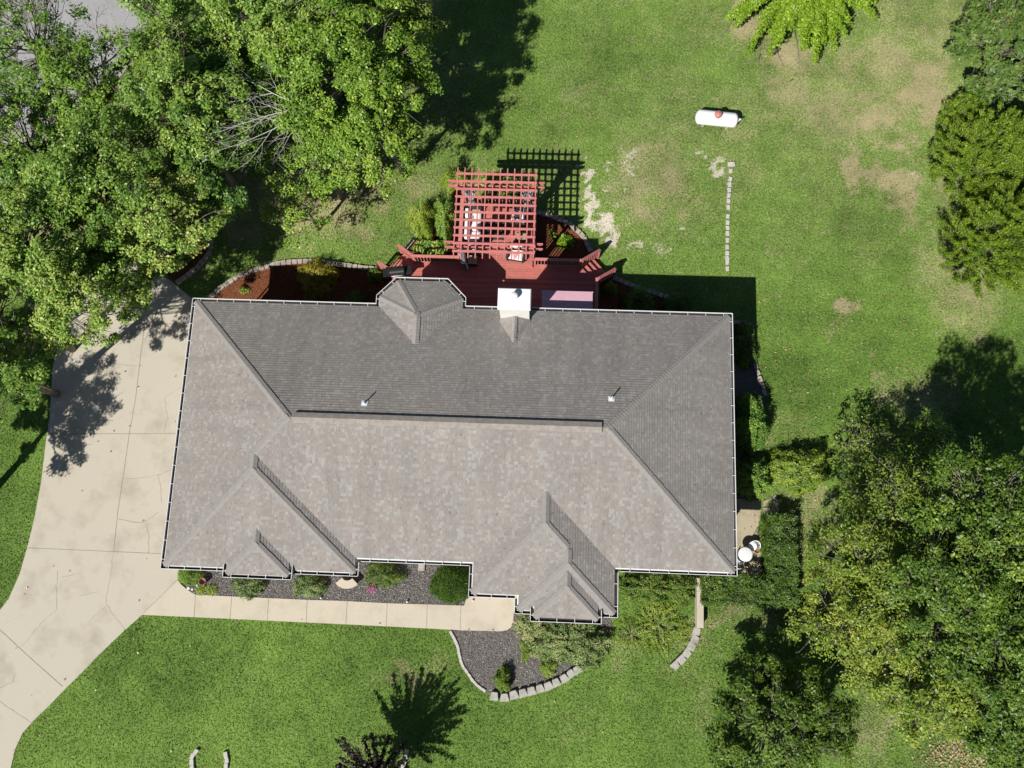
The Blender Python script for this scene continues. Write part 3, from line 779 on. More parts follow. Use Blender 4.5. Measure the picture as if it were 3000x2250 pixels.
# bay roof
bay = [(8.45, 11.35), (8.45, 11.84), (9.29, 12.70), (11.66, 12.70), (12.52, 11.84), (12.52, 11.35)]
pk = (10.485, 10.70); pkz = E + .03 + PT * 1.95; rs = (10.485, 9.44)
bb = MB()
def tri_face(b, pts, z, org):
    """planar face through (x,y,z) points; first two are the eave"""
    P = [Vector((p[0], p[1], q)) for p, q in zip(pts, z)]
    e = (P[1] - P[0]).normalized(); n = e.cross(P[2] - P[0]).normalized(); up = n.cross(e)
    if up.z < 0: up = -up
    def uvof(p): return ((p - P[0]).dot(e) + org, (p - P[0]).dot(up))
    mx = max(uvof(p)[1] for p in P); k = 0
    flat = [(uvof(p)[0], uvof(p)[1], p.x, p.y, p.z) for p in P]
    nz = n if n.z > 0 else -n
    while k * .127 < mx:
        q = clip(clip(flat, 0, 1, k * .127), 0, -1, -(k + 1) * .127)
        if len(q) >= 3:
            b.poly([tuple(Vector(p[2:5]) + nz * .013 * (1 - (p[1] / .127 - k))) for p in q], [(p[0], min(max(p[1], k * .127 + .003), k * .127 + .124)) for p in q])
            lo = [p for p in q if abs(p[1] - k * .127) < 1e-6]
            if len(lo) == 2 and k: b.poly([lo[0][2:5], lo[1][2:5], tuple(Vector(lo[1][2:5]) + nz * .013), tuple(Vector(lo[0][2:5]) + nz * .013)], [(0, k * .127 + .05)] * 4)
        k += 1
ez = E + .03
ins = [(8.60, 10.4), (8.60, 11.77), (9.36, 12.55), (11.59, 12.55), (12.37, 11.77), (12.37, 10.4)]
tri_face(bb, [ins[1], ins[2], pk], [ez, ez, pkz], 3); tri_face(bb, [ins[2], ins[3], pk], [ez, ez, pkz], 7); tri_face(bb, [ins[3], ins[4], pk], [ez, ez, pkz], 12)
sw = 8.60; tri_face(bb, [(sw, 9.0), (sw, 11.77), pk, (10.485, 9.0)], [ez, ez, pkz, pkz], 20); tri_face(bb, [(12.37, 11.77), (12.37, 9.0), (10.485, 9.0), pk], [ez, ez, pkz, pkz], 27)
bb.build('bay_roof', M['shingle'], house)
# chimney cricket
ck = MB(); cz = E + .03 + PT * 1.72
tri_face(ck, [(14.10, 9.3), (14.10, 10.80), (14.78, 10.80), (14.78, 9.3)], [cz - .50, cz - .50, cz, cz], 40); tri_face(ck, [(15.46, 10.80), (15.46, 9.3), (14.78, 9.3), (14.78, 10.80)], [cz - .50, cz - .50, cz, cz], 46)
ck.build('chimney_roof_saddle', M['shingle'], house)


def caps(b, a, c, half=.155, lift=.03, n=None, exp=.14, drop=.42):
    """overlapping folded cap shingles climbing from a to c"""
    a, c = Vector(a), Vector(c); d = c - a; L = d.length; d.normalize(); r = d.cross(Vector((0, 0, 1))).normalized()
    k = int(L / exp) + 1
    for i in range(k):
        s = a + d * (i * exp); e = a + d * min((i + 1.15) * exp, L + .05)
        o0, o1 = Vector((0, 0, lift + .012)), Vector((0, 0, lift))
        jl = random.uniform(-.006, .006)
        dz = Vector((0, 0, -half * drop))
        for sg in (-1, 1):
            q = [s + o0, e + o1, e + o1 + r * sg * (half + jl) + dz, s + o0 + r * sg * (half + jl) + dz]
            if sg < 0: q = q[::-1]
            b.poly(q, smooth=False)
        lo = s + o0; b.poly([lo - r * half + dz, lo, lo + r * half + dz, lo + r * half + dz - Vector((0, 0, .014)), lo - Vector((0, 0, .014)), lo - r * half + dz - Vector((0, 0, .014))])


def zr(h): return E + .03 + PT * h
hd = .33
def hipcap(name, pts):
    b = MB(); caps(b, *pts, drop=hd); return b.build(name, M['cap'], house)
for nm, x, y, ax, ay in (('hip_cap', R0, D - R0, m0[0], m0[1]), ('hip_cap', W - R0, D - R0, m1[0], m1[1]), ('hip_cap', W - R0, R0, m1[0], m1[1])):
    hipcap(nm, [(x, y, zr(0)), (ax, ay, zr(m0[0] - R0))])
# wing: from the corner up to its own ridge, then on to the main ridge
wr = (wx1 - 2 * R0) / 2; wcx = wx1 / 2; wz = zr(wr)
hipcap('hip_cap', [(R0, -.62 + R0, zr(0)), (wcx, -.62 + R0 + wr, wz)]); hipcap('hip_cap', [(wx1 - R0, -.62 + R0, zr(0)), (wcx, -.62 + R0 + wr, wz)])
hipcap('hip_cap', [(wcx, R0 + wr + .02, wz), (m0[0], m0[1], zr(m0[0] - R0))])
b = MB(); caps(b, (wcx, -.62 + R0 + wr, wz), (wcx, R0 + wr, wz), drop=.46); b.build('ridge_cap', M['cap'], house)
def small(x0, x1, y0, dz, ytop):
    h = (x1 - x0) / 2 - R0; cx = (x0 + x1) / 2; z = E + dz + PT * h
    for xs in (x0 + R0, x1 - R0): hipcap('hip_cap', [(xs, y0 + R0, E + dz), (cx, y0 + R0 + h, z)])
    b = MB(); caps(b, (cx, y0 + R0 + h, z), (cx, ytop, z), drop=.46); b.build('ridge_cap', M['cap'], house)
small(2.78, 5.74, -.85, .18, 1.36 - .45 + .25 - .0)
h1 = (19.52 - 13.24) / 2 - R0
small(15.20, 19.516, -1.88, .034, .82)
small(15.87, 18.83, -2.13, .20, -.1)
cx1 = (13.24 + 19.52) / 2
hipcap('hip_cap', [(13.24 + R0, -1.27 + R0, zr(0)), (cx1, -1.27 + R0 + h1, zr(h1))])
jy = .60; jh = h1 - (jy - (-1.27 + R0 + h1)) if False else None
e_h = 2.06; hipcap('hip_cap', [(19.52 - R0 - e_h, -1.27 + R0 + e_h, zr(e_h)), (cx1, -1.27 + R0 + h1, zr(h1))])
b = MB(); caps(b, (cx1, -1.27 + R0 + h1, zr(h1)), (cx1, R0 + h1, zr(h1)), drop=.46); b.build('ridge_cap', M['cap'], house)
for p in (ins[1], ins[2], ins[3], ins[4]): hipcap('hip_cap', [(p[0], p[1], ez), (pk[0], pk[1], pkz)])
b = MB(); caps(b, (pk[0], pk[1], pkz), (rs[0], rs[1], pkz), drop=.46); b.build('ridge_cap', M['cap'], house)
b = MB(); caps(b, (14.78, 10.8, cz), (14.78, 9.65, cz), half=.11, drop=.6); b.build('ridge_cap', M['cap'], house)
# ridge vent
b = MB(); zt = zr(m0[0] - R0) + .10; x0, x1 = m0[0] + .25, m1[0] - .28; yc = D / 2; hw = .22
k = int((x1 - x0) / .3)
for i in range(k):
    xa = x0 + (x1 - x0) * i / k; xb = x0 + (x1 - x0) * (i + 1) / k + .02; l = .008 * (1 - (i % 2) * .6) + random.uniform(0, .004)
    zz = hw * PT
    b.poly([(xa, yc - hw, zt - zz + l), (xb, yc - hw, zt - zz), (xb, yc, zt), (xa, yc, zt + l)]); b.poly([(xa, yc, zt + l), (xb, yc, zt), (xb, yc + hw, zt - zz), (xa, yc + hw, zt - zz + l)])
    for s in (-1, 1): b.poly([(xa, yc + s * hw, zt - zz + l), (xb, yc + s * hw, zt - zz), (xb, yc + s * hw, zt - zz - .06), (xa, yc + s * hw, zt - zz - .06)][::s])
for xx in (x0, x1): b.poly([(xx, yc - hw, zt - zz), (xx, yc, zt), (xx, yc + hw, zt - zz), (xx, yc + hw, zt - zz - .07), (xx, yc, zt - .07), (xx, yc - hw, zt - zz - .07)])
b.build('ridge_vent', M['vent'], house)


# gutters: a trough outside the shingles with straps across it
def gutter(path, z, name='gutter'):
    """path walks with the outside on its right hand"""
    g = MB(); dk = MB(); wd = .165
    for i in range(len(path) - 1):
        a, c = Vector((*path[i], z)), Vector((*path[i + 1], z)); d = (c - a).normalized(); rr = Vector((d.y, -d.x, 0)); L = (c - a).length
        inn = -rr
        lip = .019
        g.bar(a - d * 0 + inn * lip / 2 + Vector((0, 0, -.045)), c + inn * lip / 2 + Vector((0, 0, -.045)), lip, .11)
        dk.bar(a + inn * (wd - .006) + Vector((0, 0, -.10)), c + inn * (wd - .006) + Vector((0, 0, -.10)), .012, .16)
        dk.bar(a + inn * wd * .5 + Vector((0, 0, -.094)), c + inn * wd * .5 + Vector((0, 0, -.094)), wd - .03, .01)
        n = max(1, round(L / .78))
        for k in range(n):
            p = a + d * (L * (k + .5) / n)
            g.bar(p + inn * .02 + Vector((0, 0, .002)), p + inn * (wd + .02) + Vector((0, 0, .002)), .018, .012)
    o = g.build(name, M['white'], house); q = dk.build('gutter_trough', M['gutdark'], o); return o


gutter([(W, .02), (W, D)], E + .03); gutter([(W, D), (12.52, D)], E + .03); gutter([(8.45, D), (0, D)], E + .03); gutter([(0, D), (0, -.62)], E + .03)
gutter([(12.52, D), (12.52, 11.84), (11.66, 12.72), (9.29, 12.72), (8.43, 11.84), (8.43, D)], E + .03)
gutter([(0, -.62), (2.8, -.62)], E + .03); gutter([(5.72, -.62), (8.52, -.62), (8.52, -.02)], E + .03); gutter([(8.6, 0), (13.24, 0)], E + .03)
gutter([(2.78, -.33), (2.78, -.86), (5.74, -.86), (5.74, -.3)], E + .20)
gutter([(13.24, -.02), (13.24, -1.27), (15.20, -1.27), (15.20, -1.88), (15.87, -1.88)], E + .03); gutter([(18.83, -1.88), (19.52, -1.88), (19.52, -.04)], E + .03)
gutter([(15.87, -1.63), (15.87, -2.14), (18.83, -2.14), (18.83, -1.58)], E + .22); gutter([(19.6, 0), (W, 0)], E + .03)
# soffit, walls, openings
b = MB(); b.prism([(.11, -.5), (8.4, -.5), (8.4, .1), (13.36, .1), (13.36, -1.15), (15.3, -1.15), (15.3, -1.75), (19.4, -1.75), (19.4, .1), (24.39, .1), (24.39, 11.34), (.11, 11.34)], E - .17, E - .02)
b.prism([(8.56, 11.2), (12.4, 11.2), (12.4, 11.8), (11.6, 12.58), (9.35, 12.58), (8.56, 11.8)], E - .18, E - .03)
b.prism([(2.9, -.73), (5.62, -.73), (5.62, .5), (2.9, .5)], E - .19, E + .12); b.prism([(15.99, -2.0), (18.71, -2.0), (18.71, .5), (15.99, .5)], E - .19, E + .13)
b.build('soffit', M['white'], house)


def wall(path, z0=0, z1=E - .17, mat='brick', name='wall', closed=True):
    b = MB(); n = len(path)
    for i in range(n if closed else n - 1):
        a, c = path[i], path[(i + 1) % n]; L = math.dist(a, c)
        b.poly([(a[0], a[1], z0), (c[0], c[1], z0), (c[0], c[1], z1), (a[0], a[1], z1)], [(i * 3.1, z0), (i * 3.1 + L, z0), (i * 3.1 + L, z1), (i * 3.1, z1)])
    return b.build(name, M[mat], house)


wall([(.55, -.15), (3.2, -.15), (3.2, -.38), (5.3, -.38), (5.3, -.15), (8.0, -.15), (8.0, .5), (13.75, .5), (13.75, -.75), (15.7, -.75), (15.7, -1.35), (16.3, -1.35), (16.3, -1.6), (18.4, -1.6), (18.4, -1.35), (19.05, -1.35), (19.05, .5), (23.95, .5), (23.95, 10.95), (12.1, 10.95), (12.1, 11.7), (11.45, 12.3), (9.5, 12.3), (8.9, 11.7), (8.9, 10.95), (.55, 10.95)])


def opening(p, d, wdt, z0, z1, kind='window'):
    """p: centre of the wall spot, d: outward normal"""
    d = Vector((*d, 0)); t = Vector((-d.y, d.x, 0)); c = Vector((*p, (z0 + z1) / 2)); h = (z1 - z0) / 2
    fr = MB()
    for s in (-1, 1): fr.obox(c + t * s * (wdt / 2) + d * .02, t * .04, d * .04, Vector((0, 0, h + .04)))
    for s in (-1, 1): fr.obox(c + Vector((0, 0, s * h)) + d * .022, t * (wdt / 2 + .04), d * .04, Vector((0, 0, .04)))
    if kind == 'window': fr.obox(c + d * .015, t * (wdt / 2), d * .02, Vector((0, 0, .018)))
    o = fr.build(kind, M['white'], house)
    g = MB(); g.obox(c + d * .005, t * (wdt / 2), d * .012, Vector((0, 0, h)))
    if kind == 'garage_door':
        for k in range(4): g.obox(c + d * .02 + Vector((0, 0, -h + (k + .5) * h / 2)), t * (wdt / 2 - .05), d * .012, Vector((0, 0, h / 4 - .02)))
    g.build('pane' if kind == 'window' else 'door_leaf', M['glass'] if kind == 'window' else M['siding'], o)
for y in (1.9, 5.2): opening((.55, y + .3), (-1, 0), 2.7, .03, 2.3, 'garage_door')
opening((.55, 8.6), (-1, 0), .95, .05, 2.1, 'door')
for x in (4.25,): opening((x, -.38), (0, -1), 1.5, .9, 2.2)
for x in (9.6, 11.6): opening((x, .5), (0, -1), 1.2, .7, 2.2)
opening((14.7, -.75), (0, -1), 1.0, .1, 2.25, 'door'); opening((17.35, -1.6), (0, -1), 1.5, .6, 2.3); opening((21.5, .5), (0, -1), 1.5, .8, 2.2)
opening((23.95, 3), (1, 0), .95, .05, 2.1, 'door'); opening((23.95, 8), (1, 0), 1.3, .9, 2.2)
for x in (3, 6.3, 20.5, 22.6): opening((x, 10.95), (0, 1), 1.3, 1.1, 2.4)
opening((17.1, 10.95), (0, 1), 1.9, .82, 2.85, 'door'); opening((10.5, 12.3), (0, 1), 1.3, 1.3, 2.5)

# chimney
ch = MB(); ch.box(14.14, 15.42, 10.80, 11.60, 0, 5.72); cho = ch.build('chimney', M['siding'], house)
c2 = MB(); c2.box(14.07, 15.48, 10.73, 11.67, 5.70, 5.80)
c2.poly([(14.07, 10.73, 5.803), (15.48, 10.73, 5.803), (15.44, 10.77, 5.84), (14.11, 10.77, 5.84)]); c2.poly([(15.48, 11.67, 5.803), (14.07, 11.67, 5.803), (14.11, 11.63, 5.84), (15.44, 11.63, 5.84)])
c2.poly([(15.48, 10.73, 5.803), (15.48, 11.67, 5.803), (15.44, 11.63, 5.84), (15.44, 10.77, 5.84)]); c2.poly([(14.07, 11.67, 5.803), (14.07, 10.73, 5.803), (14.11, 10.77, 5.84), (14.11, 11.63, 5.84)])
c2.poly([(14.11, 10.77, 5.84), (15.44, 10.77, 5.84), (15.44, 11.63, 5.84), (14.11, 11.63, 5.84)]); c2.build('chimney_cap', M['white'], cho)
c3 = MB(); fx, fy = 14.77, 11.25
c3.lathe([(.085, 5.84), (.085, 6.02), (.16, 6.03), (.165, 6.14), (.15, 6.16), (.10, 6.2), (.0, 6.215)], (fx, fy, 0), 28); c3.build('flue', M['white'], cho)

# plumbing vents and little things on the roof
for (u, v), h in (((1074, 1186), .42), ((1790, 1170), .42)):
    p = at(u, v, 5.65); b = MB(); zb = zr(D - R0 - p[1])
    b.lathe([(.03, zb - .1), (.03, zb + h), (.022, zb + h), (.022, zb)], (p[0], p[1], 0), 14)
    v1 = b.build('vent_pipe', M['white'], house)
    b = MB(); b.lathe([(.085, zb - .02), (.06, zb + .07), (.035, zb + .12)], (p[0], p[1], 0), 14)
    b.obox((p[0], p[1], zb + .022), (.13, 0, 0), (0, .12, -.12 * PT), (0, 0, .004)); b.build('flashing', M['white'], v1)
b = MB(); p = (8.62, .06); b.tube([(8.62, .02, E - .1), (8.7, .4, 3.2), (8.62, .45, 2.9), (8.62, .45, .1)], .04, 8); b.build('downspout', M['white'], house)
b = MB(); b.tube([(.1, 11.3, E - .1), (.45, 11.0, 3.2), (.45, 11.0, .1)], .04, 8); b.build('downspout', M['white'], house)

# ------------------------------------------------------------------ awning over the back door
aw = empty('awning', (17.12, 11.0, 2.95), 'mauve canvas awning reaching from the back wall over the red deck', 'awning')
b = MB(); b.poly([(-1.17, .0, .22), (1.17, .0, .22), (1.17, 1.52, .02), (-1.17, 1.52, .02)][::1]); b.poly([(-1.17, 0, .212), (-1.17, 1.52, .012), (1.17, 1.52, .012), (1.17, 0, .212)])
for i in range(12):
    xx = -1.17 + 2.34 * i / 12; b.poly([(xx, 1.52, .02), (xx + .195, 1.52, .02), (xx + .17, 1.525, -.10), (xx + .025, 1.525, -.10)])
b.build('canopy', M['awning'], aw)
b = MB(); b.bar((-1.2, 1.515, 0), (1.2, 1.515, 0), .03, .03)
for x in (-1.12, 1.12): b.bar((x, 0, -.25), (x, .8, -.08), .03, .03); b.bar((x, .8, -.08), (x, 1.5, 0), .03, .03)
b.build('arm', M['white'], aw)

# ------------------------------------------------------------------ deck
DZ = .92
deck = empty('deck', (13.7, 13.0, 0), 'red stained wooden deck behind the house with railings and corner steps', 'deck')
def dl(p): return (p[0] - 13.7, p[1] - 13.0, p[2])
main_deck = [(8.75, 10.96), (18.62, 10.96), (18.62, 13.60), (17.80, 14.52), (9.62, 14.52), (8.75, 13.62)]
b = MB()
def boards(b, poly, y0, y1):
    y = y0; k = 0
    while y < y1:
        q = clip(clip(poly, 0, 1, y), 0, -1, -(min(y + .132, y1)))
        if len(q) >= 3:
            xs_ = [p[0] for p in q]; L, R_ = min(xs_), max(xs_)
            cuts = [L] + sorted(random.uniform(L, R_) for _ in range(int((R_ - L) / 3.8))) + [R_]
            for i in range(len(cuts) - 1):
                s = clip(clip(q, 1, 0, cuts[i] + .002), -1, 0, -(cuts[i + 1] - .002))
                if len(s) >= 3: b.prism([(p[0] - 13.7, p[1] - 13.0) for p in s], DZ - .03, DZ + random.uniform(-.0015, .0015))
        y += .1385; k += 1
boards(b, main_deck, 10.96, 14.52); boards(b, [(11.84, 14.52), (15.54, 14.52), (15.54, 17.62), (11.84, 17.62)], 14.53, 17.6)
b.build('deck_boards', M['deck'], deck)
b = MB()
out = main_deck
for i in range(2, 6):
    a, c = out[i], out[(i + 1) % 6]
    if i == 3: 
        for s in ((17.8, 15.54), (11.84, 9.62)): b.bar(dl((s[0], 14.525, DZ - .15)), dl((s[1], 14.525, DZ - .15)), .03, .26)
        continue
    b.bar(dl((*a, DZ - .15)), dl((*c, DZ - .15)), .03, .26)
b.bar(dl((18.63, 10.96, DZ - .15)), dl((18.63, 13.6, DZ - .15)), .03, .26)
for s in (((15.55, 14.5), (15.55, 17.63)), ((15.55, 17.63), (11.83, 17.63)), ((11.83, 17.63), (11.83, 14.5))): b.bar(dl((*s[0], DZ - .15)), dl((*s[1], DZ - .15)), .03, .26)
b.build('fascia', M['wood'], deck)
b = MB()
for x, y in ((9.1, 12.2), (11.9, 12.2), (15.4, 12.2), (18.4, 12.2), (9.1, 13.8), (11.9, 14.3), (15.4, 14.3), (18.3, 13.6), (11.95, 17.5), (15.4, 17.5)):
    b = MB(); b.box(x - 13.76, x - 13.64, y - 13.06, y - 12.94, -.1, DZ - .03); b.build('support_post', M['wood'], deck)
balu = None; nbal = 0
def railing(a, c, ends=(1, 1), z0=DZ, z1=DZ, sp=.155):
    global balu, nbal
    a3, c3_ = Vector((a[0], a[1], z0)), Vector((c[0], c[1], z1)); d = c3_ - a3; L = d.length; dh = Vector((d.x, d.y, 0)).normalized(); d.normalize()
    g = MB(); H = .90; up = Vector((0, 0, 1)); o = Vector((-13.7, -13.0, 0))
    ex = dh * .06
    g.bar(a3 + up * H - ex + o, c3_ + up * H + ex + o, .14, .035); g.bar(a3 + up * (H - .06) + o, c3_ + up * (H - .06) + o, .04, .085); g.bar(a3 + up * .09 + o, c3_ + up * .09 + o, .04, .085)
    for f, p in zip(ends, (a3, c3_)):
        if f: g.box(p.x + o.x - .05, p.x + o.x + .05, p.y + o.y - .05, p.y + o.y + .05, p.z - .25, p.z + H - .02)
    r = g.build('railing', M['wood'], deck)
    n = int(L / sp)
    for i in range(1, n):
        p = a3.lerp(c3_, i / n)
        if balu is None:
            m = MB(); m.box(-.019, .019, -.019, .019, .05, H - .05); balu = m.build('baluster', M['wood'], r); q = balu
        else: q = balu.copy(); COL.objects.link(q); q.parent = r
        q.location = p + o; nbal += 1
railing((9.66, 14.47), (11.84, 14.47)); railing((15.56, 14.47), (17.74, 14.47)); railing((8.80, 13.60), (8.80, 12.1), (1, 0)); railing((18.57, 13.55), (18.57, 11.0), (1, 0))
railing((15.50, 14.6), (15.50, 17.5), (0, 0), sp=.165); railing((15.42, 17.57), (11.95, 17.57), (0, 0), sp=.17); railing((11.88, 17.5), (11.88, 14.6), (0, 0), sp=.165)
RA = at(1756, 734, 1.15); RB = at(1801, 789, 1.15); RC = at(1167, 719, 1.15); RD = at(1109, 769, 1.15)
railing((17.86, 14.50), RA[:2], z1=.25, sp=.14); railing((18.68, 13.62), RB[:2], z1=.25, sp=.14); railing((9.60, 14.50), RC[:2], z1=.25, sp=.14); railing((8.70, 13.66), RD[:2], z1=.25, sp=.14)
def steps(a, c, out_):
    a, c, n = Vector(a), Vector(c), Vector(out_).normalized(); g = MB(); st = MB(); o = Vector((-13.7, -13.0))
    for i in range(3):
        z = DZ - .195 * (i + 1); p = a + n * (.30 * i + .165) + o; q = c + n * (.30 * i + .165) + o
        for k in (-1, 1): g.bar((p.x + n.x * .073 * k, p.y + n.y * .073 * k, z), (q.x + n.x * .073 * k, q.y + n.y * .073 * k, z), .14, .035)
        st.bar((p.x - n.x * .14, p.y - n.y * .14, z + .08), (q.x - n.x * .14, q.y - n.y * .14, z + .08), .02, .15)
    g.build('step', M['deck'], deck); st.build('riser', M['wood'], deck)
steps((17.80, 14.52), (18.62, 13.60), (.92, .82)); steps((8.75, 13.62), (9.62, 14.52), (-.90, .87))

# ------------------------------------------------------------------ pergola
PX0, PX1, PY0, PY1, PZ = 11.84, 15.50, 13.90, 18.16, 3.90
pg = empty('pergola', (13.67, 16.0, DZ), 'red wooden pergola with a grid of slats over the back deck', 'pergola')
def pl(p): return (p[0] - 13.67, p[1] - 16.0, p[2] - DZ)
for (x, y) in ((12.02, 14.42), (15.38, 14.42), (12.02, 17.45), (15.38, 17.45)):
    b = MB(); q = pl((x, y, DZ)); b.box(q[0] - .07, q[0] + .07, q[1] - .07, q[1] + .07, 0, 2.9); b.box(q[0] - .09, q[0] + .09, q[1] - .09, q[1] + .09, 0, .08); b.build('post', M['wood'], pg)
def tapered(b, a, c, w_, h):
    """beam whose ends are cut to a slant"""
    a, c = Vector(a), Vector(c); d = (c - a).normalized(); r = d.cross(Vector((0, 0, 1))).normalized() * (w_ / 2); u = Vector((0, 0, h / 2)); e = d * .16
    P = [a + e - u, c - e - u, c - u * .1, c + u, a + u, a - u * .1]
    L = [p - r for p in P]; R_ = [p + r for p in P]; b.poly(L); b.poly(R_[::-1])
    for i in range(6): j = (i + 1) % 6; b.poly([L[j], L[i], R_[i], R_[j]])
for y in (14.30, 14.54, 17.33, 17.57):
    b = MB(); tapered(b, pl((11.38, y, 3.56)), pl((15.92, y, 3.56)), .045, .235); b.build('beam', M['wood'], pg)
for i in range(12):
    x = PX0 + (PX1 - PX0) * i / 11; b = MB(); tapered(b, pl((x, PY0 - .18, 3.745)), pl((x, PY1, 3.745)), .05, .14); b.build('rafter', M['wood'], pg)
for i in range(11):
    y = 14.02 + (17.84 - 14.02) * i / 10; b = MB(); b.bar(pl((PX0 - .06, y, 3.835)), pl((PX1 + .06, y, 3.835)), .102, .038); b.build('slat', M['wood'], pg)
for (x, y) in ((12.02, 14.42), (15.38, 14.42), (12.02, 17.45), (15.38, 17.45)):
    sx = 1 if x < 13 else -1; b = MB(); b.bar(pl((x, y, 2.9)), pl((x + sx * .6, y, 3.46)), .08, .09); b.build('brace', M['wood'], pg)
# curtains tied at the posts
def curtain(x, y, n, label, wd=.3, dirx=1):
    c = empty('curtain', (x, y, DZ), label, 'curtain', 'white curtains gathered at the pergola posts')
    b = MB(); m = 22
    prev = None
    for (z, s) in ((2.55, 1.25), (2.0, 1.0), (1.35, .45), (1.2, .38), (.9, .6), (.05, .9)):
        ring = []
        for j in range(m):
            t = j / (m - 1) - .5; ring.append((t * wd * s * 2 * dirx + (1 - s) * .05, math.sin(j * 1.9) * .05 * (.5 + s), z))
        if prev:
            for j in range(m - 1): b.poly([prev[j], prev[j + 1], ring[j + 1], ring[j]], smooth=True)
        prev = ring
    b.build('cloth', M['curtain'], c)
    b = MB(); b.lathe([(.13, 1.2), (.15, 1.26), (.13, 1.34)], (0, 0, 0), 14); b.build('tie', M['navy'], c)
curtain(12.35, 17.30, 0, 'white curtain gathered at the pergola post by the back left corner'); curtain(15.10, 17.28, 0, 'white curtain gathered at the pergola post by the back right corner')
curtain(12.16, 14.15, 0, 'white curtain hanging at the pergola post beside the small slatted table', .14)
# furniture under the pergola
def cushion(b, x0, x1, y0, y1, z0, z1, r=.05):
    nx, ny = 8, 8
    def pt(i, j, top):
        s, t = i / nx * 2 - 1, j / ny * 2 - 1; e = (1 - abs(s) ** 6) * (1 - abs(t) ** 6)
        zc_ = (z0 + z1) / 2; hh = (z1 - z0) / 2
        return (x0 + (x1 - x0) * (s * .5 + .5), y0 + (y1 - y0) * (t * .5 + .5), zc_ + (1 if top else -1) * hh * (.25 + .75 * e ** .4))
    for top in (True, False):
        for i in range(nx):
            for j in range(ny):
                q = [pt(i, j, top), pt(i + 1, j, top), pt(i + 1, j + 1, top), pt(i, j + 1, top)]; b.poly(q if top else q[::-1], smooth=True)
    for i in range(nx):
        for j, s in ((0, 1), (ny, -1)):
            q = [pt(i, j, False), pt(i + 1, j, False), pt(i + 1, j, True), pt(i, j, True)]; b.poly(q[::s])
    for j in range(ny):
        for i, s in ((0, -1), (nx, 1)):
            q = [pt(i, j, False), pt(i, j + 1, False), pt(i, j + 1, True), pt(i, j, True)]; b.poly(q[::s])
def seat(name, label, cat, loc, L, dpt, rz, ncush, pillows=True, arms=True):
    """sofa or armchair: x across, back on the +y side"""
    o = empty(name, (*loc, DZ + .003), label, cat, None, rz)
    b = MB(); b.box(-L / 2, L / 2, -dpt / 2, dpt / 2, .16, .28)
    if arms:
        for s in (-1, 1): b.box(s * L / 2 - .05, s * L / 2 + .05, -dpt / 2, dpt / 2, .16, .60)
    b.box(-L / 2, L / 2, dpt / 2 - .06, dpt / 2, .28, .72); b.build('frame', M['wicker'], o)
    for sx in (-1, 1):
        for sy in (-1, 1): g = MB(); g.box(sx * (L / 2 - .03) - .03, sx * (L / 2 - .03) + .03, sy * (dpt / 2 - .04) - .03, sy * (dpt / 2 - .04) + .03, 0, .17); g.build('leg', M['wicker'], o)
    wl = (L - .12) / ncush
    for i in range(ncush):
        x0 = -L / 2 + .06 + wl * i
        g = MB(); cushion(g, x0 + .01, x0 + wl - .01, -dpt / 2 + .01, dpt / 2 - .2, .28, .43); g.build('seat_cushion', M['cushion'], o)
        g = MB(); cushion(g, x0 + .01, x0 + wl - .01, dpt / 2 - .25, dpt / 2 - .07, .42, .80); g.build('back_cushion', M['cushion'], o)
    return o
def pillow(loc, rz, mat, label, s=.19):
    b = MB(); cushion(b, -s, s, -s, s, -.06, .06); o = b.build('pillow', M[mat]); o.location = loc; o.rotation_euler = (.5, .3, rz); tag(o, label, 'pillow')
sx_, sy_ = at(1384, 664, 1.2)[:2]; seat('sofa', 'white cushioned sofa under the left side of the pergola', 'sofa', (sx_ + .0, sy_ + .0), 1.75, .85, math.radians(90), 3)
p = at(1382, 645, 1.35); pillow((p[0], p[1], 1.33), .7, 'pink', 'pink patterned pillow lying on the sofa under the pergola')
p = at(1397, 747, 1.1); o = seat('footstool_chair', 'dark armchair with a white cushion beside the small slatted table', 'armchair', (at(1388, 728, 1.1)[0], at(1388, 728, 1.1)[1]), .72, .7, math.radians(180), 1)
p = at(1378, 735, 1.35); pillow((p[0], p[1], 1.33), .2, 'pink', 'round pink pillow on the armchair nearest the left post', .13)
c = at(1513, 744, 1.1); seat('armchair', 'white cushioned armchair with dark legs on the sunny part of the deck', 'armchair', c[:2], .80, .76, math.radians(-8), 1)
p = at(1511, 748, 1.35); pillow((p[0], p[1], 1.34), .5, 'pink', 'pink pillow on the sunny armchair by the right pergola post', .17)
c = at(1522, 640, 1.1); seat('armchair', 'white cushioned armchair in the shade at the right of the fire table', 'armchair', c[:2], .85, .78, math.radians(-100), 1)
p = at(1518, 632, 1.35); pillow((p[0], p[1], 1.35), 1.2, 'navy', 'navy pillow on the shaded armchair right of the fire table', .18)
p = at(1512, 655, 1.35); pillow((p[0], p[1], 1.35), .2, 'pink', 'small pink pillow on the shaded armchair right of the fire table', .12)
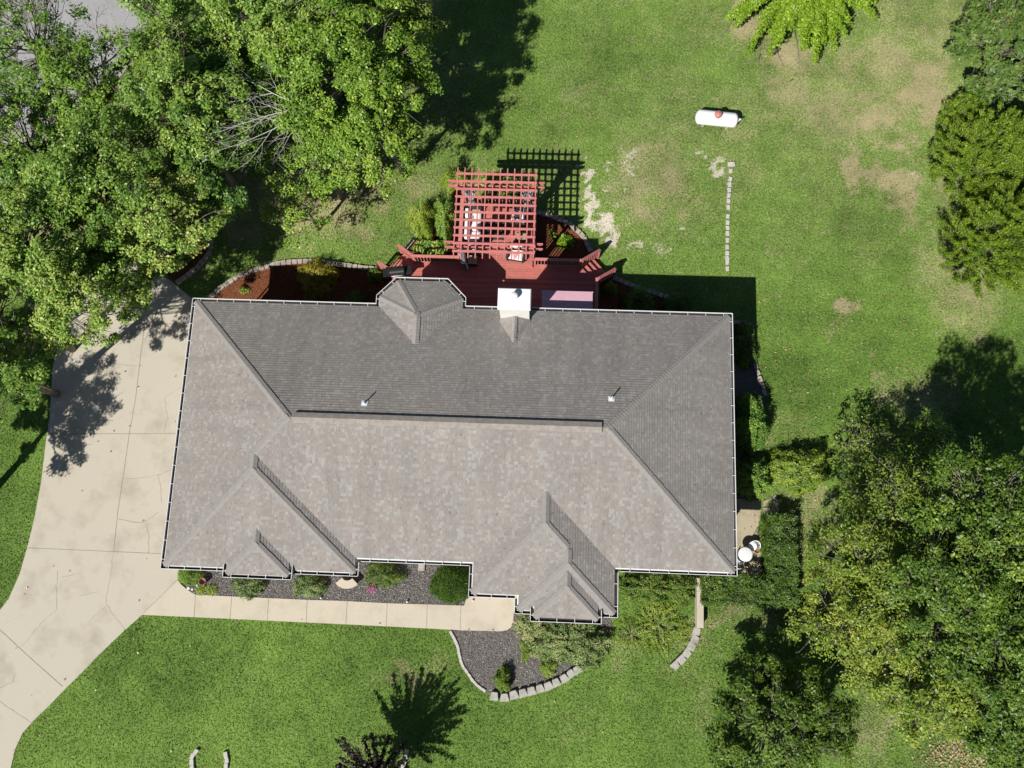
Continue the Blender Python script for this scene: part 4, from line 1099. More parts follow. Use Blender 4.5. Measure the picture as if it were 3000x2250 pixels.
def table(name, label, loc, wx, wy, h, top, body=True, slat=True, rz=0):
    o = empty(name, (*loc, DZ + .003), label, 'side table', None, rz); b = MB()
    if slat:
        n = max(4, int(wy / .06))
        for i in range(n): y = -wy / 2 + wy * (i + .5) / n; b.box(-wx / 2, wx / 2, y - wy / n * .40, y + wy / n * .40, h - .03, h)
    else: b.box(-wx / 2, wx / 2, -wy / 2, wy / 2, h - .04, h)
    b.build('tabletop', M[top], o); g = MB(); g.box(-wx / 2 + .02, wx / 2 - .02, -wy / 2 + .02, wy / 2 - .02, h - .09, h - .03) if not body else g.box(-wx / 2 + .02, wx / 2 - .02, -wy / 2 + .02, wy / 2 - .02, .05, h - .035)
    g.build('body', M['wicker'] if body else M['tan'], o)
    for sx in (-1, 1):
        for sy in (-1, 1): k = MB(); k.box(sx * (wx / 2 - .03) - .02, sx * (wx / 2 - .03) + .02, sy * (wy / 2 - .03) - .02, sy * (wy / 2 - .03) + .02, 0, h - .04); k.build('leg', M['wicker'], o)
    return o
c = at(1385, 763, 1.25); table('side_table', 'small tan slatted table at the edge of the deck shade by the left pergola post', c[:2], .44, .44, .45, 'tan')
c = at(1394, 610, 1.25); table('side_table', 'tan slatted table behind the sofa under the pergola', c[:2], .46, .42, .48, 'tan', False)
c = at(1528, 694, 1.2); table('side_table', 'tan slatted table between the two right armchairs', c[:2], .44, .36, .42, 'tan', False, rz=0)
c = at(1450, 672, 1.2); ft = table('fire_table', 'dark square fire table in the middle of the pergola', c[:2], .95, .95, .5, 'wicker', True, False); ft['category'] = 'fire table'
for i, (dx, dy) in enumerate(((-.3, -.1), (.3, -.1))):
    b = MB(); b.box(-.1, .1, -.1, .1, 0, .05); o = b.build('wooden_tray', M['tan']); o.location = (c[0] + dx, c[1] + dy, DZ + .505); o.rotation_euler = (0, 0, .6 - i); tag(o, ['tan wooden tray on the left of the fire table', 'tan wooden tray on the right of the fire table'][i], 'tray')
# grill
c = at(1166, 800, 1.5); gr = empty('grill', (c[0], c[1] + .0, DZ), 'black gas grill by the left deck railing beside the bay roof', 'grill', None, .15)
b = MB(); b.box(-.36, .36, -.24, .24, .1, .82); b.build('cabinet', M['grill'], gr, .02)
b = MB(); n = 10
for i in range(n):
    a0, a1 = math.pi * i / n, math.pi * (i + 1) / n
    b.poly([(-.35, math.cos(a0) * .25, .82 + math.sin(a0) * .26), (.35, math.cos(a0) * .25, .82 + math.sin(a0) * .26), (.35, math.cos(a1) * .25, .82 + math.sin(a1) * .26), (-.35, math.cos(a1) * .25, .82 + math.sin(a1) * .26)], smooth=True)
for x in (-.35, .35): b.poly([(x, math.cos(math.pi * i / n) * .25, .82 + math.sin(math.pi * i / n) * .26) for i in range(n + 1)])
b.build('lid', M['grill'], gr)
for s in (-1, 1): b = MB(); b.box(s * .53 - .16, s * .53 + .16, -.22, .22, .80, .83); b.build('side_shelf', M['grill'], gr)
b = MB(); b.tube([(-.28, -.27, .95), (.28, -.27, .95)], .014, 8); b.build('handle', M['white'], gr)
for s in (-1, 1): b = MB(); b.tube([(s * .3 - .02, 0, .08), (s * .3 + .02, 0, .08)], .08, 14); b.build('wheel', M['black'], gr)

# ------------------------------------------------------------------ propane tank
tk = empty('propane_tank', (24.69, 22.84, 0), 'white propane tank with a faded red dome on the back lawn', 'propane tank', None, math.radians(-5))
b = MB(); R_ = .37; Lh = .86; pr = [(0.001, -Lh - .24)] + [(R_ * math.sin(a), -Lh - .24 * math.cos(a)) for a in np.linspace(.15, math.pi / 2, 8)] + [(R_, Lh)] + [(R_ * math.cos(a), Lh + .24 * math.sin(a)) for a in np.linspace(.15, math.pi / 2 - .02, 8)]
b.lathe(pr, (0, 0, .52), 40, 'x'); b.build('body', M['tank'], tk)
b = MB(); b.lathe([(.195, .84), (.20, .93), (.185, 1.0), (.14, 1.06), (.06, 1.09), (.001, 1.095)], (0, .0, 0), 28); b.build('dome', M['dome'], tk)
b = MB(); b.lathe([(.014, 1.09), (.014, 1.103), (.001, 1.104)], (.02, 0, 0), 10); b.build('dome_bolt', M['black'], tk)
for x in (-.62, .62): b = MB(); b.box(x - .06, x + .06, -.26, .26, 0, .24); b.build('saddle', M['block'], tk)
b = MB(); b.lathe([(.045, 1.06), (.05, 1.14), (.02, 1.17), (.001, 1.17)], (0, 0, .52), 12, 'x'); b.obox((1.16, 0, .66), (.05, 0, 0), (0, .02, 0), (0, 0, .05)); b.build('gauge', M['tank'], tk)

# ------------------------------------------------------------------ edging stones (one mesh per kind, copied)
def stone_mesh(mat, L, Wd, H, taper, seed):
    random.seed(seed); b = MB(); n = 6; r = []
    a = [(-L / 2, -Wd / 2), (L / 2, -Wd / 2), (L / 2 * taper, Wd / 2), (-L / 2 * taper, Wd / 2)]
    ring = []
    for i in range(4):
        p, q = a[i], a[(i + 1) % 4]
        for t in (.08, .5, .92): ring.append((p[0] + (q[0] - p[0]) * t + random.gauss(0, L * .012), p[1] + (q[1] - p[1]) * t + random.gauss(0, L * .012)))
    m = len(ring)
    lv = [(1.0, 0), (1.0, H * .86), (.93, H)]
    for k in range(2):
        for i in range(m):
            j = (i + 1) % m; s0, z0 = lv[k]; s1, z1 = lv[k + 1]
            b.poly([(ring[i][0] * s0, ring[i][1] * s0, z0), (ring[j][0] * s0, ring[j][1] * s0, z0), (ring[j][0] * s1, ring[j][1] * s1, z1), (ring[i][0] * s1, ring[i][1] * s1, z1)])
    b.poly([(p[0] * .93, p[1] * .93, H + random.gauss(0, .003)) for p in ring])
    return b
protos = {}
ORD = 'first second third fourth fifth sixth seventh eighth ninth tenth eleventh twelfth thirteenth fourteenth fifteenth sixteenth seventeenth eighteenth nineteenth twentieth'.split()
ORD += ['twenty-' + o_ for o_ in ORD[:9]] + ['thirtieth'] + ['thirty-' + o_ for o_ in ORD[:9]]
def stones(pts, sp, L, Wd, H, taper, mat, name, label, cat, group, side=0, fit=True, tw=.06):
    q = pix(pts, H); tot = sum(math.dist(q[i], q[i + 1]) for i in range(len(q) - 1)); n = max(1, round(tot / sp)); key = (mat, L, Wd)
    if not fit: pos = q
    else:
        pos = []
        for k in range(n):
            s = tot * (k + .5) / n
            for i in range(len(q) - 1):
                d = math.dist(q[i], q[i + 1])
                if s <= d or i == len(q) - 2: t = min(1, s / d); pos.append((q[i][0] + (q[i + 1][0] - q[i][0]) * t, q[i][1] + (q[i + 1][1] - q[i][1]) * t)); break
                s -= d
    for k, p in enumerate(pos):
        a_, c_ = pos[max(k - 1, 0)], pos[min(k + 1, len(pos) - 1)]; ang = math.atan2(c_[1] - a_[1], c_[0] - a_[0]) + (math.pi if side else 0)
        vk = key + (k % 4,)
        if vk not in protos: o = stone_mesh(mat, L, Wd, H, taper, k % 4 + 3).build(name, M[mat]); protos[vk] = o.data
        else: o = bpy.data.objects.new(name, protos[vk]); COL.objects.link(o)
        o.location = (p[0], p[1], random.uniform(-.01, .005)); o.rotation_euler = (0, 0, ang + random.gauss(0, tw)); o.scale = (random.uniform(.93, 1.04), random.uniform(.92, 1.06), 1)
        tag(o, label.replace('#', ORD[k]), cat, group)
random.seed(11)
stones(arcA, .285, .285, .24, .15, .86, 'stone', 'edging_stone', 'tan edging stone, # from the house corner in the long arc left of the deck', 'edging stone', 'edging stones round the left back bed', 1)
stones(arcB, .30, .29, .22, .15, .9, 'stone', 'edging_stone', 'shaded edging stone, # from the top of the curve under the trees by the driveway', 'edging stone', 'edging stones under the trees by the driveway')
stones(arcC, .28, .28, .23, .15, .88, 'stone', 'edging_stone', 'tan edging stone, # from the pergola in the arc on its right', 'edging stone', 'edging stones round the bed right of the pergola')
stones(arcD, .29, .28, .22, .14, .9, 'stone', 'edging_stone', 'shaded edging stone, # from the deck steps in the row on their right', 'edging stone', 'edging stones right of the deck steps')
stones(arcE, .36, .33, .2, .14, .9, 'stone', 'edging_stone', 'dark shadowed edging stone, # from the back right corner along the side wall', 'edging stone', 'edging stones along the shaded side wall')
stones(arcL, .30, .29, .2, .13, .9, 'pale', 'edging_stone', 'pale edging stone, # from the top, left of the pergola shrubs', 'edging stone', 'edging stones left of the pergola')
stones([(1317.6, 1848.5), (1330, 1870), (1340.7, 1894.6), (1344.8, 1916), (1350, 1938), (1358, 1957), (1369, 1970.5), (1381, 1989.5), (1395, 2005.8), (1408.5, 2016.7), (1422, 2026)], .235, .235, .13, .10, 1.0, 'pale', 'edging_brick', 'narrow pale edging brick, # from the walkway in the curve beside the grey mulch', 'edging brick', 'edging bricks along the grey mulch bed', tw=.03)
stones([(1448, 2040), (1478, 2044), (1504.8, 2036), (1532, 2031), (1557, 2025), (1582, 2018), (1606.5, 2010), (1629.5, 2000), (1652.6, 1988), (1673, 1974), (1692, 1962)], .44, .44, .36, .22, .66, 'block', 'wall_block', 'large grey trapezoid block, # from the left in the curved wall below the mulch', 'wall block', 'wall blocks below the grey mulch bed', 0, False, .03)
stones([(2041, 1850), (2036, 1873), (2026.5, 1895), (2013, 1915), (1997, 1933), (1979, 1950)], .4, .40, .34, .20, .8, 'block', 'wall_block', 'large grey block, # from the concrete wall in the short curve below it', 'wall block', 'wall blocks below the concrete wall', 0, False, .03)
lt = [(2141, 500), (2140, 524), (2138, 540), (2137, 556), (2135.6, 572), (2134.7, 588), (2134, 606), (2133, 633), (2132.5, 651), (2132.3, 667), (2132, 683), (2131.8, 703), (2131, 723), (2131, 741), (2131, 756), (2131, 768), (2131.5, 786)]
stones(lt, .26, .25, .18, .07, .92, 'pale', 'lawn_stone', 'flat pale stone, # after the largest in the straight row across the back lawn', 'stone', 'stones in a row on the back lawn', 0, False, .12)
stones([(2143, 480)], .4, .40, .24, .09, .9, 'pale', 'lawn_stone', 'largest pale stone at the far end of the row on the back lawn', 'stone', None, 0, False)
random.seed(5)
stones([(573, 2203), (563, 2216), (560, 2234), (562, 2252)], .28, .28, .18, .12, .9, 'pale', 'ring_stone', 'grey stone, # from the top in the left half of the stone ring', 'edging stone', 'left ring stones on the front lawn', 1, False, .04)
stones([(660, 2212), (663, 2228), (661, 2246)], .28, .28, .18, .12, .9, 'pale', 'ring_stone', 'grey stone, # from the top in the right half of the stone ring', 'edging stone', 'right ring stones on the front lawn', 0, False, .04)
stones([(1190.5, 2207), (1187, 2226), (1182, 2243)], .3, .30, .17, .12, .9, 'pale', 'ring_stone', 'grey stone, # from the top beside the purple leaved tree', 'edging stone', 'stones beside the purple tree', 0, False, .04)

# concrete wall at the south-east
a0, a1 = at(2052, 1694, .55), at(2052, 1840, .55)
b = MB(); b.obox(((a0[0] + a1[0]) / 2, (a0[1] + a1[1]) / 2, .25), ((a0[0] - a1[0]) / 2, (a0[1] - a1[1]) / 2, 0), (.15, 0, 0), (0, 0, .30))
o = b.build('concrete_wall', M['walk'], None, .012); tag(o, 'straight low concrete wall running out from the front right corner of the house', 'wall')
# flagstones by the patio
def flag(pts, label):
    q = pix(pts, .06); a = sum(q[i][0] * q[(i + 1) % len(q)][1] - q[(i + 1) % len(q)][0] * q[i][1] for i in range(len(q)))
    if a < 0: q = q[::-1]
    b = MB(); b.prism(q, -.02, .06); tag(b.build('flagstone', M['flag'], None, .01), label, 'flagstone')
flag([(2236, 1468), (2252, 1462), (2247, 1477), (2237, 1484)], 'small flagstone just outside the patio edge'); flag([(2255, 1460), (2273, 1450), (2278, 1468), (2281, 1482), (2268, 1484), (2260, 1478)], 'large light flagstone at the end of the path beyond the patio')
flag([(2236, 1488), (2256, 1486), (2259, 1500), (2252, 1512), (2238, 1512)], 'shaded flagstone under the corner of the hedge'); flag([(2263, 1487), (2281, 1487), (2284, 1508), (2266, 1512)], 'outer shaded flagstone behind the hedge')

# patio set
c = at(2184, 1624, .72); t = empty('patio_table', (c[0], c[1], .03), 'round white cast metal table on the side patio', 'table')
b = MB(); b.lathe([(.001, .70), (.30, .70), (.325, .69), (.325, .67), (.30, .665), (.001, .665)], (0, 0, 0), 40); b.build('tabletop', M['iron'], t)
hb = MB(); rr_ = random.Random(3)
for ri, nn_ in ((.10, 6), (.19, 10), (.26, 16)):
    for k in range(nn_): a = 6.283 * k / nn_ + ri; hb.lathe([(.010, .7035), (.001, .704)], (ri * math.cos(a), ri * math.sin(a), 0), 6)
hb.build('pierced_pattern', M['black'], t)
for k in range(3): a = 2.09 * k + .4; b = MB(); b.tube([(.22 * math.cos(a), .22 * math.sin(a), .67), (.10 * math.cos(a), .10 * math.sin(a), .35), (.26 * math.cos(a), .26 * math.sin(a), 0)], [.018, .016, .02], 7); b.build('leg', M['iron'], t)
def ironchair(u, v, rz, label):
    c = at(u, v, .45); o = empty('patio_chair', (c[0], c[1], .03), label, 'chair', None, rz)
    b = MB(); b.lathe([(.001, .44), (.19, .44), (.205, .43), (.19, .42), (.001, .42)], (0, 0, 0), 26); b.build('seat', M['iron'], o)
    b = MB()
    for k in range(9):
        a = math.pi * (.12 + .76 * k / 8); x, y = .2 * math.cos(a), .2 * math.sin(a)
        b.tube([(x, y, .43), (x * 1.12, y * 1.2, .66), (x * 1.15, y * 1.3, .84)], .010, 5)
    b.tube([(.23 * math.cos(math.pi * (.08 + .84 * k / 12)), .26 * math.sin(math.pi * (.08 + .84 * k / 12)), .82 + .06 * math.sin(math.pi * k / 12)) for k in range(13)], .018, 6)
    for k in range(5):
        a = math.pi * (.2 + .6 * k / 4); b.tube([(.22 * math.cos(a + t) , .25 * math.sin(a + t), .68 + .07 * math.sin(t * 22)) for t in np.linspace(-.1, .1, 6)], .012, 5)
    b.build('backrest', M['iron'], o)
    for sx in (-1, 1):
        for sy in (-1, 1): g = MB(); g.tube([(sx * .14, sy * .14, .43), (sx * .17, sy * .17, .2), (sx * .19, sy * .19, 0)], .013, 6); g.build('leg', M['iron'], o)
ironchair(2205, 1600, math.radians(-40), 'white openwork metal chair on the far side of the round patio table'); ironchair(2160, 1650, math.radians(130), 'white openwork metal chair half hidden under the eaves')
c = at(2218, 1612, .3); b = MB(); b.lathe([(.001, .0), (.10, .0), (.14, .26), (.15, .27), (.12, .27), (.11, .23), (.001, .22)], (0, 0, 0), 20); o = b.build('clay_pot', M['terra']); o.location = (c[0], c[1], .03); tag(o, 'brown clay pot against the hedge beside the white chair', 'pot')

# front bed things
c = at(1017, 1688, .42); bn = empty('bench', (c[0], c[1], .02), 'curved pale concrete bench seat on the grey mulch under the front eaves', 'bench')
b = MB(); n = 16; r0, r1 = .33, .70; a_s, a_e = math.radians(222), math.radians(318)
cy = .13
for i in range(n):
    t0, t1 = a_s + (a_e - a_s) * i / n, a_s + (a_e - a_s) * (i + 1) / n
    P = lambda r, t, z: (r * math.cos(t), r * math.sin(t) + cy, z)
    b.poly([P(r0, t0, .42), P(r1, t0, .42), P(r1, t1, .42), P(r0, t1, .42)]); b.poly([P(r1, t0, .36), P(r1, t1, .36), P(r1, t1, .42), P(r1, t0, .42)]); b.poly([P(r0, t1, .36), P(r0, t0, .36), P(r0, t0, .42), P(r0, t1, .42)]); b.poly([P(r0, t1, .36), P(r1, t1, .36), P(r1, t0, .36), P(r0, t0, .36)])
for t in (a_s, a_e): q = [P(r0, t, .36), P(r1, t, .36), P(r1, t, .42), P(r0, t, .42)]; b.poly(q)
b.build('seat', M['walk'], bn)
for t in (math.radians(238), math.radians(302)): g = MB(); g.obox((.52 * math.cos(t), .52 * math.sin(t) + cy, .18), (.13 * math.cos(t), .13 * math.sin(t), 0), (-.05 * math.sin(t), .05 * math.cos(t), 0), (0, 0, .18)); g.build('leg', M['walk'], bn)
c = at(1235, 1658, .12); b = MB(); b.box(-.15, .15, -.22, .22, 0, .12); b.box(-.11, .11, -.18, .18, .12, .14); o = b.build('splash_block', M['block'], None, .01); o.location = (c[0], c[1], .02); tag(o, 'small grey concrete block on the mulch under the middle front gutter', 'block')
c = at(1086, 1718, .2); fp = empty('flower_pot', (c[0], c[1], .02), 'black pot of pink flowers lying on the grey mulch', 'flower pot')
b = MB(); b.lathe([(.001, 0), (.09, 0), (.13, .2), (.12, .2), (.10, .16), (.001, .15)], (0, 0, 0), 20); b.build('pot', M['black'], fp)
pp = np.array([0.06, -.10, .18]) + rng.normal(size=(420, 3)) * np.array([.10, .12, .05]); leaves('flowers', pp, unit(420) + np.array([0, 0, 1]), np.full(420, .035), rng.random(420), M['leaf_flower'], fp, .9)
pp = np.array([0.02, -.02, .15]) + rng.normal(size=(160, 3)) * np.array([.07, .07, .04]); leaves('leaves', pp, unit(160) + np.array([0, 0, 1]), np.full(160, .05), rng.random(160) * .6, M['leaf_dark'], fp, .5)
c = at(594, 1703, .25); b = MB(); b.lathe([(.001, 0), (.13, 0), (.17, .3), (.185, .32), (.15, .32), (.14, .2), (.001, .12)], (0, 0, 0), 22); o = b.build('clay_planter', M['terra']); o.location = (c[0], c[1], .02); tag(o, 'empty brown clay planter beside the round lime shrub', 'planter')
for i, (u, v, lb) in enumerate(((1193, 1763, 'small white globe light at the mulch edge below the middle gutter'), (940, 1752, 'small white globe light beside the variegated shrub at the walkway'), (1385, 1760, 'small white globe light under the tufty dark shrub by the porch'), (1890, 1848, 'small white globe light among the yellow plants right of the porch'))):
    c = at(u, v, .12); o = empty('path_light', (c[0], c[1], 0), lb, 'path light'); b = MB(); b.lathe([(.001, .08), (.035, .09), (.048, .13), (.035, .165), (.001, .175)], (0, 0, 0), 16); b.build('globe', M['iron'], o)
    b = MB(); b.tube([(0, 0, 0), (0, 0, .09)], .012, 6); b.build('stake', M['black'], o)
for i, (u, v, s, lb) in enumerate(((552, 1723, .08, 'white rock at the tip of the mulch by the lime shrub'), (563, 1727, .06, 'smaller white rock beside the white rock at the mulch tip'), (577, 1714, .06, 'white rock between the lime shrub and the grass tufts'))):
    c = at(u, v, .05); b = MB(); b.lathe([(s, -.02), (s * .95, s * .35), (s * .6, s * .65), (.001, s * .7)], (0, 0, 0), 7, smooth=False); o = b.build('white_rock', M['iron']); o.location = (c[0], c[1], .02); o.rotation_euler = (0, 0, i); tag(o, lb, 'rock')

# ------------------------------------------------------------------ shrubs
bush('round_shrub', 'round lime green shrub at the driveway corner of the front bed', 553, 1680, .75, .64, .62, 'lime', 7000, .045, tint0=.38, lump=.08)
bush('variegated_shrub', 'green shrub with brown lower leaves under the left front gutter', 722, 1716, .75, .85, .62, 'varieg', 7000, .06, tint0=.3)
bush('variegated_shrub', 'grey green leafy shrub left of the curved bench', 905, 1716, .75, .83, .62, 'varieg', 7000, .06, tint0=.32)
bush('yew_shrub', 'dark green spreading shrub right of the curved bench', 1122, 1684, .85, 1.0, .66, 'dark', 9000, .06, tint0=.62, asp=.35)
bush('tufty_shrub', 'dense dark tufty shrub spilling over the walkway by the porch', 1322, 1712, .95, 1.1, .95, 'blade', 16000, .11, tint0=.42, asp=.16, lump=.08, spiky=True)
bush('spreading_juniper', 'wide grey green and tan spreading shrub under the porch gutter', 1668, 1874, .95, 2.0, 1.30, 'varieg', 17000, .095, tint0=.40, lump=.18, asp=.4)
bush('spreading_juniper', 'tan tipped shrub hanging over the walkway end under the porch gutter', 1552, 1836, .65, .74, .74, 'varieg', 4500, .09, tint0=.6, asp=.4)
bush('low_shrub', 'small yellow green shrub on the mulch below the tan tipped shrub', 1542, 1905, .3, .32, .55, 'yellow', 2600, .05, tint0=.4, lump=.3)
bush('low_shrub', 'low bright green plant at the foot of the wide spreading shrub', 1605, 1958, .3, .45, .42, 'yellow', 3000, .05, tint0=.35, lump=.3)
bush('upright_shrub', 'small upright shrub at the block wall on the grey mulch', 1473, 1992, .75, .40, .58, 'yellow', 5000, .06, tint0=.28, lump=.2)
bush('leafy_shrub', 'dark leafy shrub in the corner right of the porch roof', 1895, 1722, .8, 1.3, .75, 'dark', 11000, .07, tint0=.7, lump=.22)
bush('leafy_shrub', 'dark green shrub against the wall left of the concrete wall', 1998, 1722, .65, .85, .75, 'dark', 8000, .07, tint0=.7, lump=.25)
bush('wild_plant', 'loose yellow green plants in the grass right of the porch', 1930, 1830, .34, 1.3, 1.35, 'yellow', 4600, .08, cat='plant', tint0=.55, lump=.4, asp=.35)
bush('wild_plant', 'thin dry yellow plants beside the porch gutter corner', 1850, 1860, .25, .8, .9, 'autumn', 1400, .07, cat='plant', tint0=.5, lump=.45, asp=.35)
hz = 1.2
bush('hedge', 'clipped dark green hedge running along the front of the side patio', 2190, 1728, hz, 2.10, .64, 'dark', 22000, .075, 'hedge', tint0=.40, boxy=True)
bush('hedge', 'clipped dark green hedge along the outer edge of the side patio', 2282, 1600, hz, .62, 1.40, 'dark', 14000, .075, 'hedge', tint0=.40, boxy=True)
bush('big_shrub', 'tall leafy shrub half in the roof shadow at the middle of the side wall', 2205, 1238, 1.9, .85, 1.60, 'mid', 24000, .075, tint0=.5, lump=.12)
bush('big_shrub', 'leafy shrub half in the roof shadow next to the patio', 2205, 1400, 1.45, 1.05, 1.05, 'mid', 19000, .075, tint0=.58, lump=.12)
bush('big_shrub', 'large round yellow green shrub standing clear of the side wall', 2344, 1372, 1.5, 1.55, 1.15, 'yellow', 20000, .075, tint0=.42, lump=.14)
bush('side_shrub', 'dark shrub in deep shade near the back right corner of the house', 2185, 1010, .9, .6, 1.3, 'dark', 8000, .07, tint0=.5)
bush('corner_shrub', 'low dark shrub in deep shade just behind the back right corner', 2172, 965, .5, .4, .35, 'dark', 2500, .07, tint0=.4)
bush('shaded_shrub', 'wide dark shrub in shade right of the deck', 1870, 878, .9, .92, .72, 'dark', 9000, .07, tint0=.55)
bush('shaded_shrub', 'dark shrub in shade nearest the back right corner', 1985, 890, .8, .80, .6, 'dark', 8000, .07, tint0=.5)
bush('lime_shrub', 'small bright green shrub beside the right deck railing', 1790, 842, .95, .36, .34, 'lime', 3000, .06, tint0=.2)
bush('hosta', 'bright yellow green hosta in the red mulch right of the pergola', 1656, 708, .45, .46, .40, 'lime', 900, .17, cat='plant', tint0=.4, asp=.4, spiky=True)
bush('hosta', 'small ragged plant in the shade right of the pergola', 1620, 688, .3, .2, .3, 'yellow', 260, .12, cat='plant', tint0=.45, asp=.4, spiky=True)
bush('gold_shrub', 'golden tipped shrub rising out of the shade in the left back bed', 925, 810, 1.25, 1.05, 1.10, 'gold', 14000, .05, tint0=.35)
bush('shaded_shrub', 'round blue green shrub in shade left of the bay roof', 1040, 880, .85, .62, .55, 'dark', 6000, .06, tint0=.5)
bush('yellow_tuft', 'small yellow green tuft in the sunny red mulch near the house corner', 715, 850, .32, .28, .2, 'yellow', 380, .12, cat='plant', tint0=.5, asp=.3, spiky=True)
bush('green_shrub', 'bright green shrub beside the left deck railing', 1100, 805, .7, .50, .38, 'yellow', 4200, .06, tint0=.25)
bush('arborvitae', 'feathery yellow green shrub left of the pergola', 1235, 640, 1.6, .70, 1.0, 'cedar', 13000, .07, tint0=.72, lump=.28, asp=.35)
bush('arborvitae', 'feathery yellow green shrub by the back left pergola post', 1330, 520, 1.2, .75, .55, 'cedar', 6500, .07, tint0=.75, lump=.3, asp=.35)
bush('leafy_shrub', 'leafy green shrub pressed against the left side of the pergola', 1305, 635, 1.5, .62, 1.35, 'mid', 14000, .08, tint0=.6, lump=.22)
bush('leafy_shrub', 'leafy green shrub behind the left deck railing', 1265, 722, 1.0, .95, .42, 'mid', 9000, .08, tint0=.75, lump=.25)
bush('climbing_vine', 'leafy green row of plants along the back of the pergola', 1460, 535, 1.15, 1.5, .35, 'mid', 9000, .075, cat='plant', tint0=.72, lump=.25)
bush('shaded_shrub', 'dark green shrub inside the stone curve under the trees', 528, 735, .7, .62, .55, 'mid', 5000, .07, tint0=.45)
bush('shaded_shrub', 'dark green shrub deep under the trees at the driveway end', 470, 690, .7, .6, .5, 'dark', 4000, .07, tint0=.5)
for i, (u, v, lb) in enumerate(((588, 1728, 'grassy tuft left in the pair by the clay planter'), (620, 1728, 'grassy tuft right in the pair by the clay planter'))):
    c = at(u, v, .1); o = empty('grass_tuft', (c[0], c[1], 0), lb, 'plant', 'grassy tufts by the clay planter')
    n = 230; d = unit(n); d[:, 2] = np.abs(d[:, 2]) * .6; s = .13 + .12 * rng.random((n, 1)); leaves('blades', d * s + np.array([0, 0, .05]), unit(n) * .5 + np.array([0, 0, 1]), np.full(n, .24), rng.random(n), M['leaf_yellow'], o, .10, d)

# ------------------------------------------------------------------ trees
NW = 'trees of the thicket left of the back lawn'
tree('broadleaf_tree', 'tall bright green tree at the right end of the thicket shading the back lawn', 1030, 200, 7.4, 3.4, 3.0, 'fresh', NW, .118, 140, 365, .68, .50, .2, .16, lean=(.5,-1.0), seed=101)
tree('broadleaf_tree', 'dark green tree behind the bright one at the top edge of the picture', 1160, -20, 6.6, 2.2, 2.2, 'dark', NW, .118, 56, 308, .6, .80, .16, .2, seed=102)
tree('broadleaf_tree', 'bright green tree at the top edge between the bare branches and the tall bright tree', 800, 40, 8.0, 2.7, 2.5, 'mid', NW, .118, 91, 336, .66, .72, .18, .2, seed=103)
tree('broadleaf_tree', 'thin tree at the top edge over the grey road', 520, 60, 8.0, 2.6, 2.3, 'mid', NW, .118, 58, 238, .6, .62, .17, .3, .15, seed=104)
tree('broadleaf_tree', 'sparse tree with the grey road showing through in the top left corner', 90, 130, 7.5, 2.6, 2.2, 'mid', NW, .118, 51, 210, .6, .45, .16, .35, .2, seed=105)
tree('broadleaf_tree', 'light green tree left of the gap onto the road', 270, 260, 7.6, 2.1, 2.4, 'fresh', NW, .118, 56, 266, .6, .45, .16, .3, .1, seed=106)
tree('broadleaf_tree', 'green tree in the centre of the thicket', 560, 300, 7.6, 2.7, 2.6, 'mid', NW, .118, 87, 301, .64, .62, .18, .22, lean=(.8,-1.2), seed=107)
tree('broadleaf_tree', 'dark tree in the thicket left of the dead branches', 640, 480, 6.2, 2.1, 2.2, 'mid', NW, .118, 63, 280, .6, .40, .16, .2, lean=(1.5, -1.5), seed=108)
tree('broadleaf_tree', 'green tree at the left edge above the middle of the thicket', 70, 430, 7.4, 2.6, 2.4, 'mid', NW, .118, 75, 280, .62, .58, .17, .25, .05, seed=109)
tree('broadleaf_tree', 'green tree between the road and the driveway end', 320, 520, 7.6, 2.7, 2.6, 'mid', NW, .118, 95, 301, .62, .62, .18, .2, lean=(3.2, -1.0), seed=110)
tree('broadleaf_tree', 'pale leaved tree hanging over the stone curve at the driveway end', 500, 640, 6.6, 2.25, 2.0, 'mid', NW, .12, 60, 250, .55, .80, .15, .2, lean=(3.2, -.4), seed=111)
tree('broadleaf_tree', 'green tree at the left edge beside the driveway', 110, 720, 7.4, 2.7, 2.5, 'mid', NW, .118, 95, 315, .62, .66, .18, .18, lean=(4.0, -.5), seed=112)
tree('broadleaf_tree', 'leafy tree reaching over the upper driveway', 240, 880, 6.6, 2.15, 2.0, 'mid', NW, .12, 64, 260, .55, .76, .10, .22, lean=(6.4, .6), seed=113)
tree('broadleaf_tree', 'darker tree at the left edge shading the lawn beside the driveway', 10, 1080, 6.2, 1.9, 2.0, 'mid', NW, .12, 50, 230, .58, .58, .16, .25, lean=(1.5,0), seed=114)
tree('broadleaf_tree', 'low thin tree with light leaves at the lower right of the thicket', 880, 595, 3.2, 1.9, .8, 'fresh', NW, .118, 36, 132, .55, .60, .09, .4, .25, seed=115)
tree('broadleaf_tree', 'thin drooping tree below the bright tree', 930, 455, 4.6, 2.2, 1.5, 'fresh', NW, .118, 51, 182, .6, .52, .12, .25, .15, seed=116)
tree('broadleaf_tree', 'dark tree at the far left above the driveway shadow', -60, 910, 6.8, 2.0, 2.2, 'dark', NW, .118, 53, 294, .6, .7, .16, .2, seed=117)
tree('broadleaf_tree', 'tree beyond the left edge throwing its shadow onto the driveway edge', -285, 1440, 5.2, 2.5, 1.8, 'mid', NW, .118, 67, 308, .6, .55, .16, .25, seed=118)
tree('broadleaf_tree', 'tree beyond the left edge shading the grass beside the driveway', -420, 1200, 5.4, 2.3, 1.9, 'mid', NW, .118, 61, 308, .6, .55, .16, .25, seed=119)
tree('broadleaf_tree', 'dense tree over the end of the driveway beside the stone curve', 355, 765, 5.2, 1.75, 1.6, 'mid', NW, .12, 48, 250, .55, .45, .10, .2, lean=(5.2, .2), seed=153)
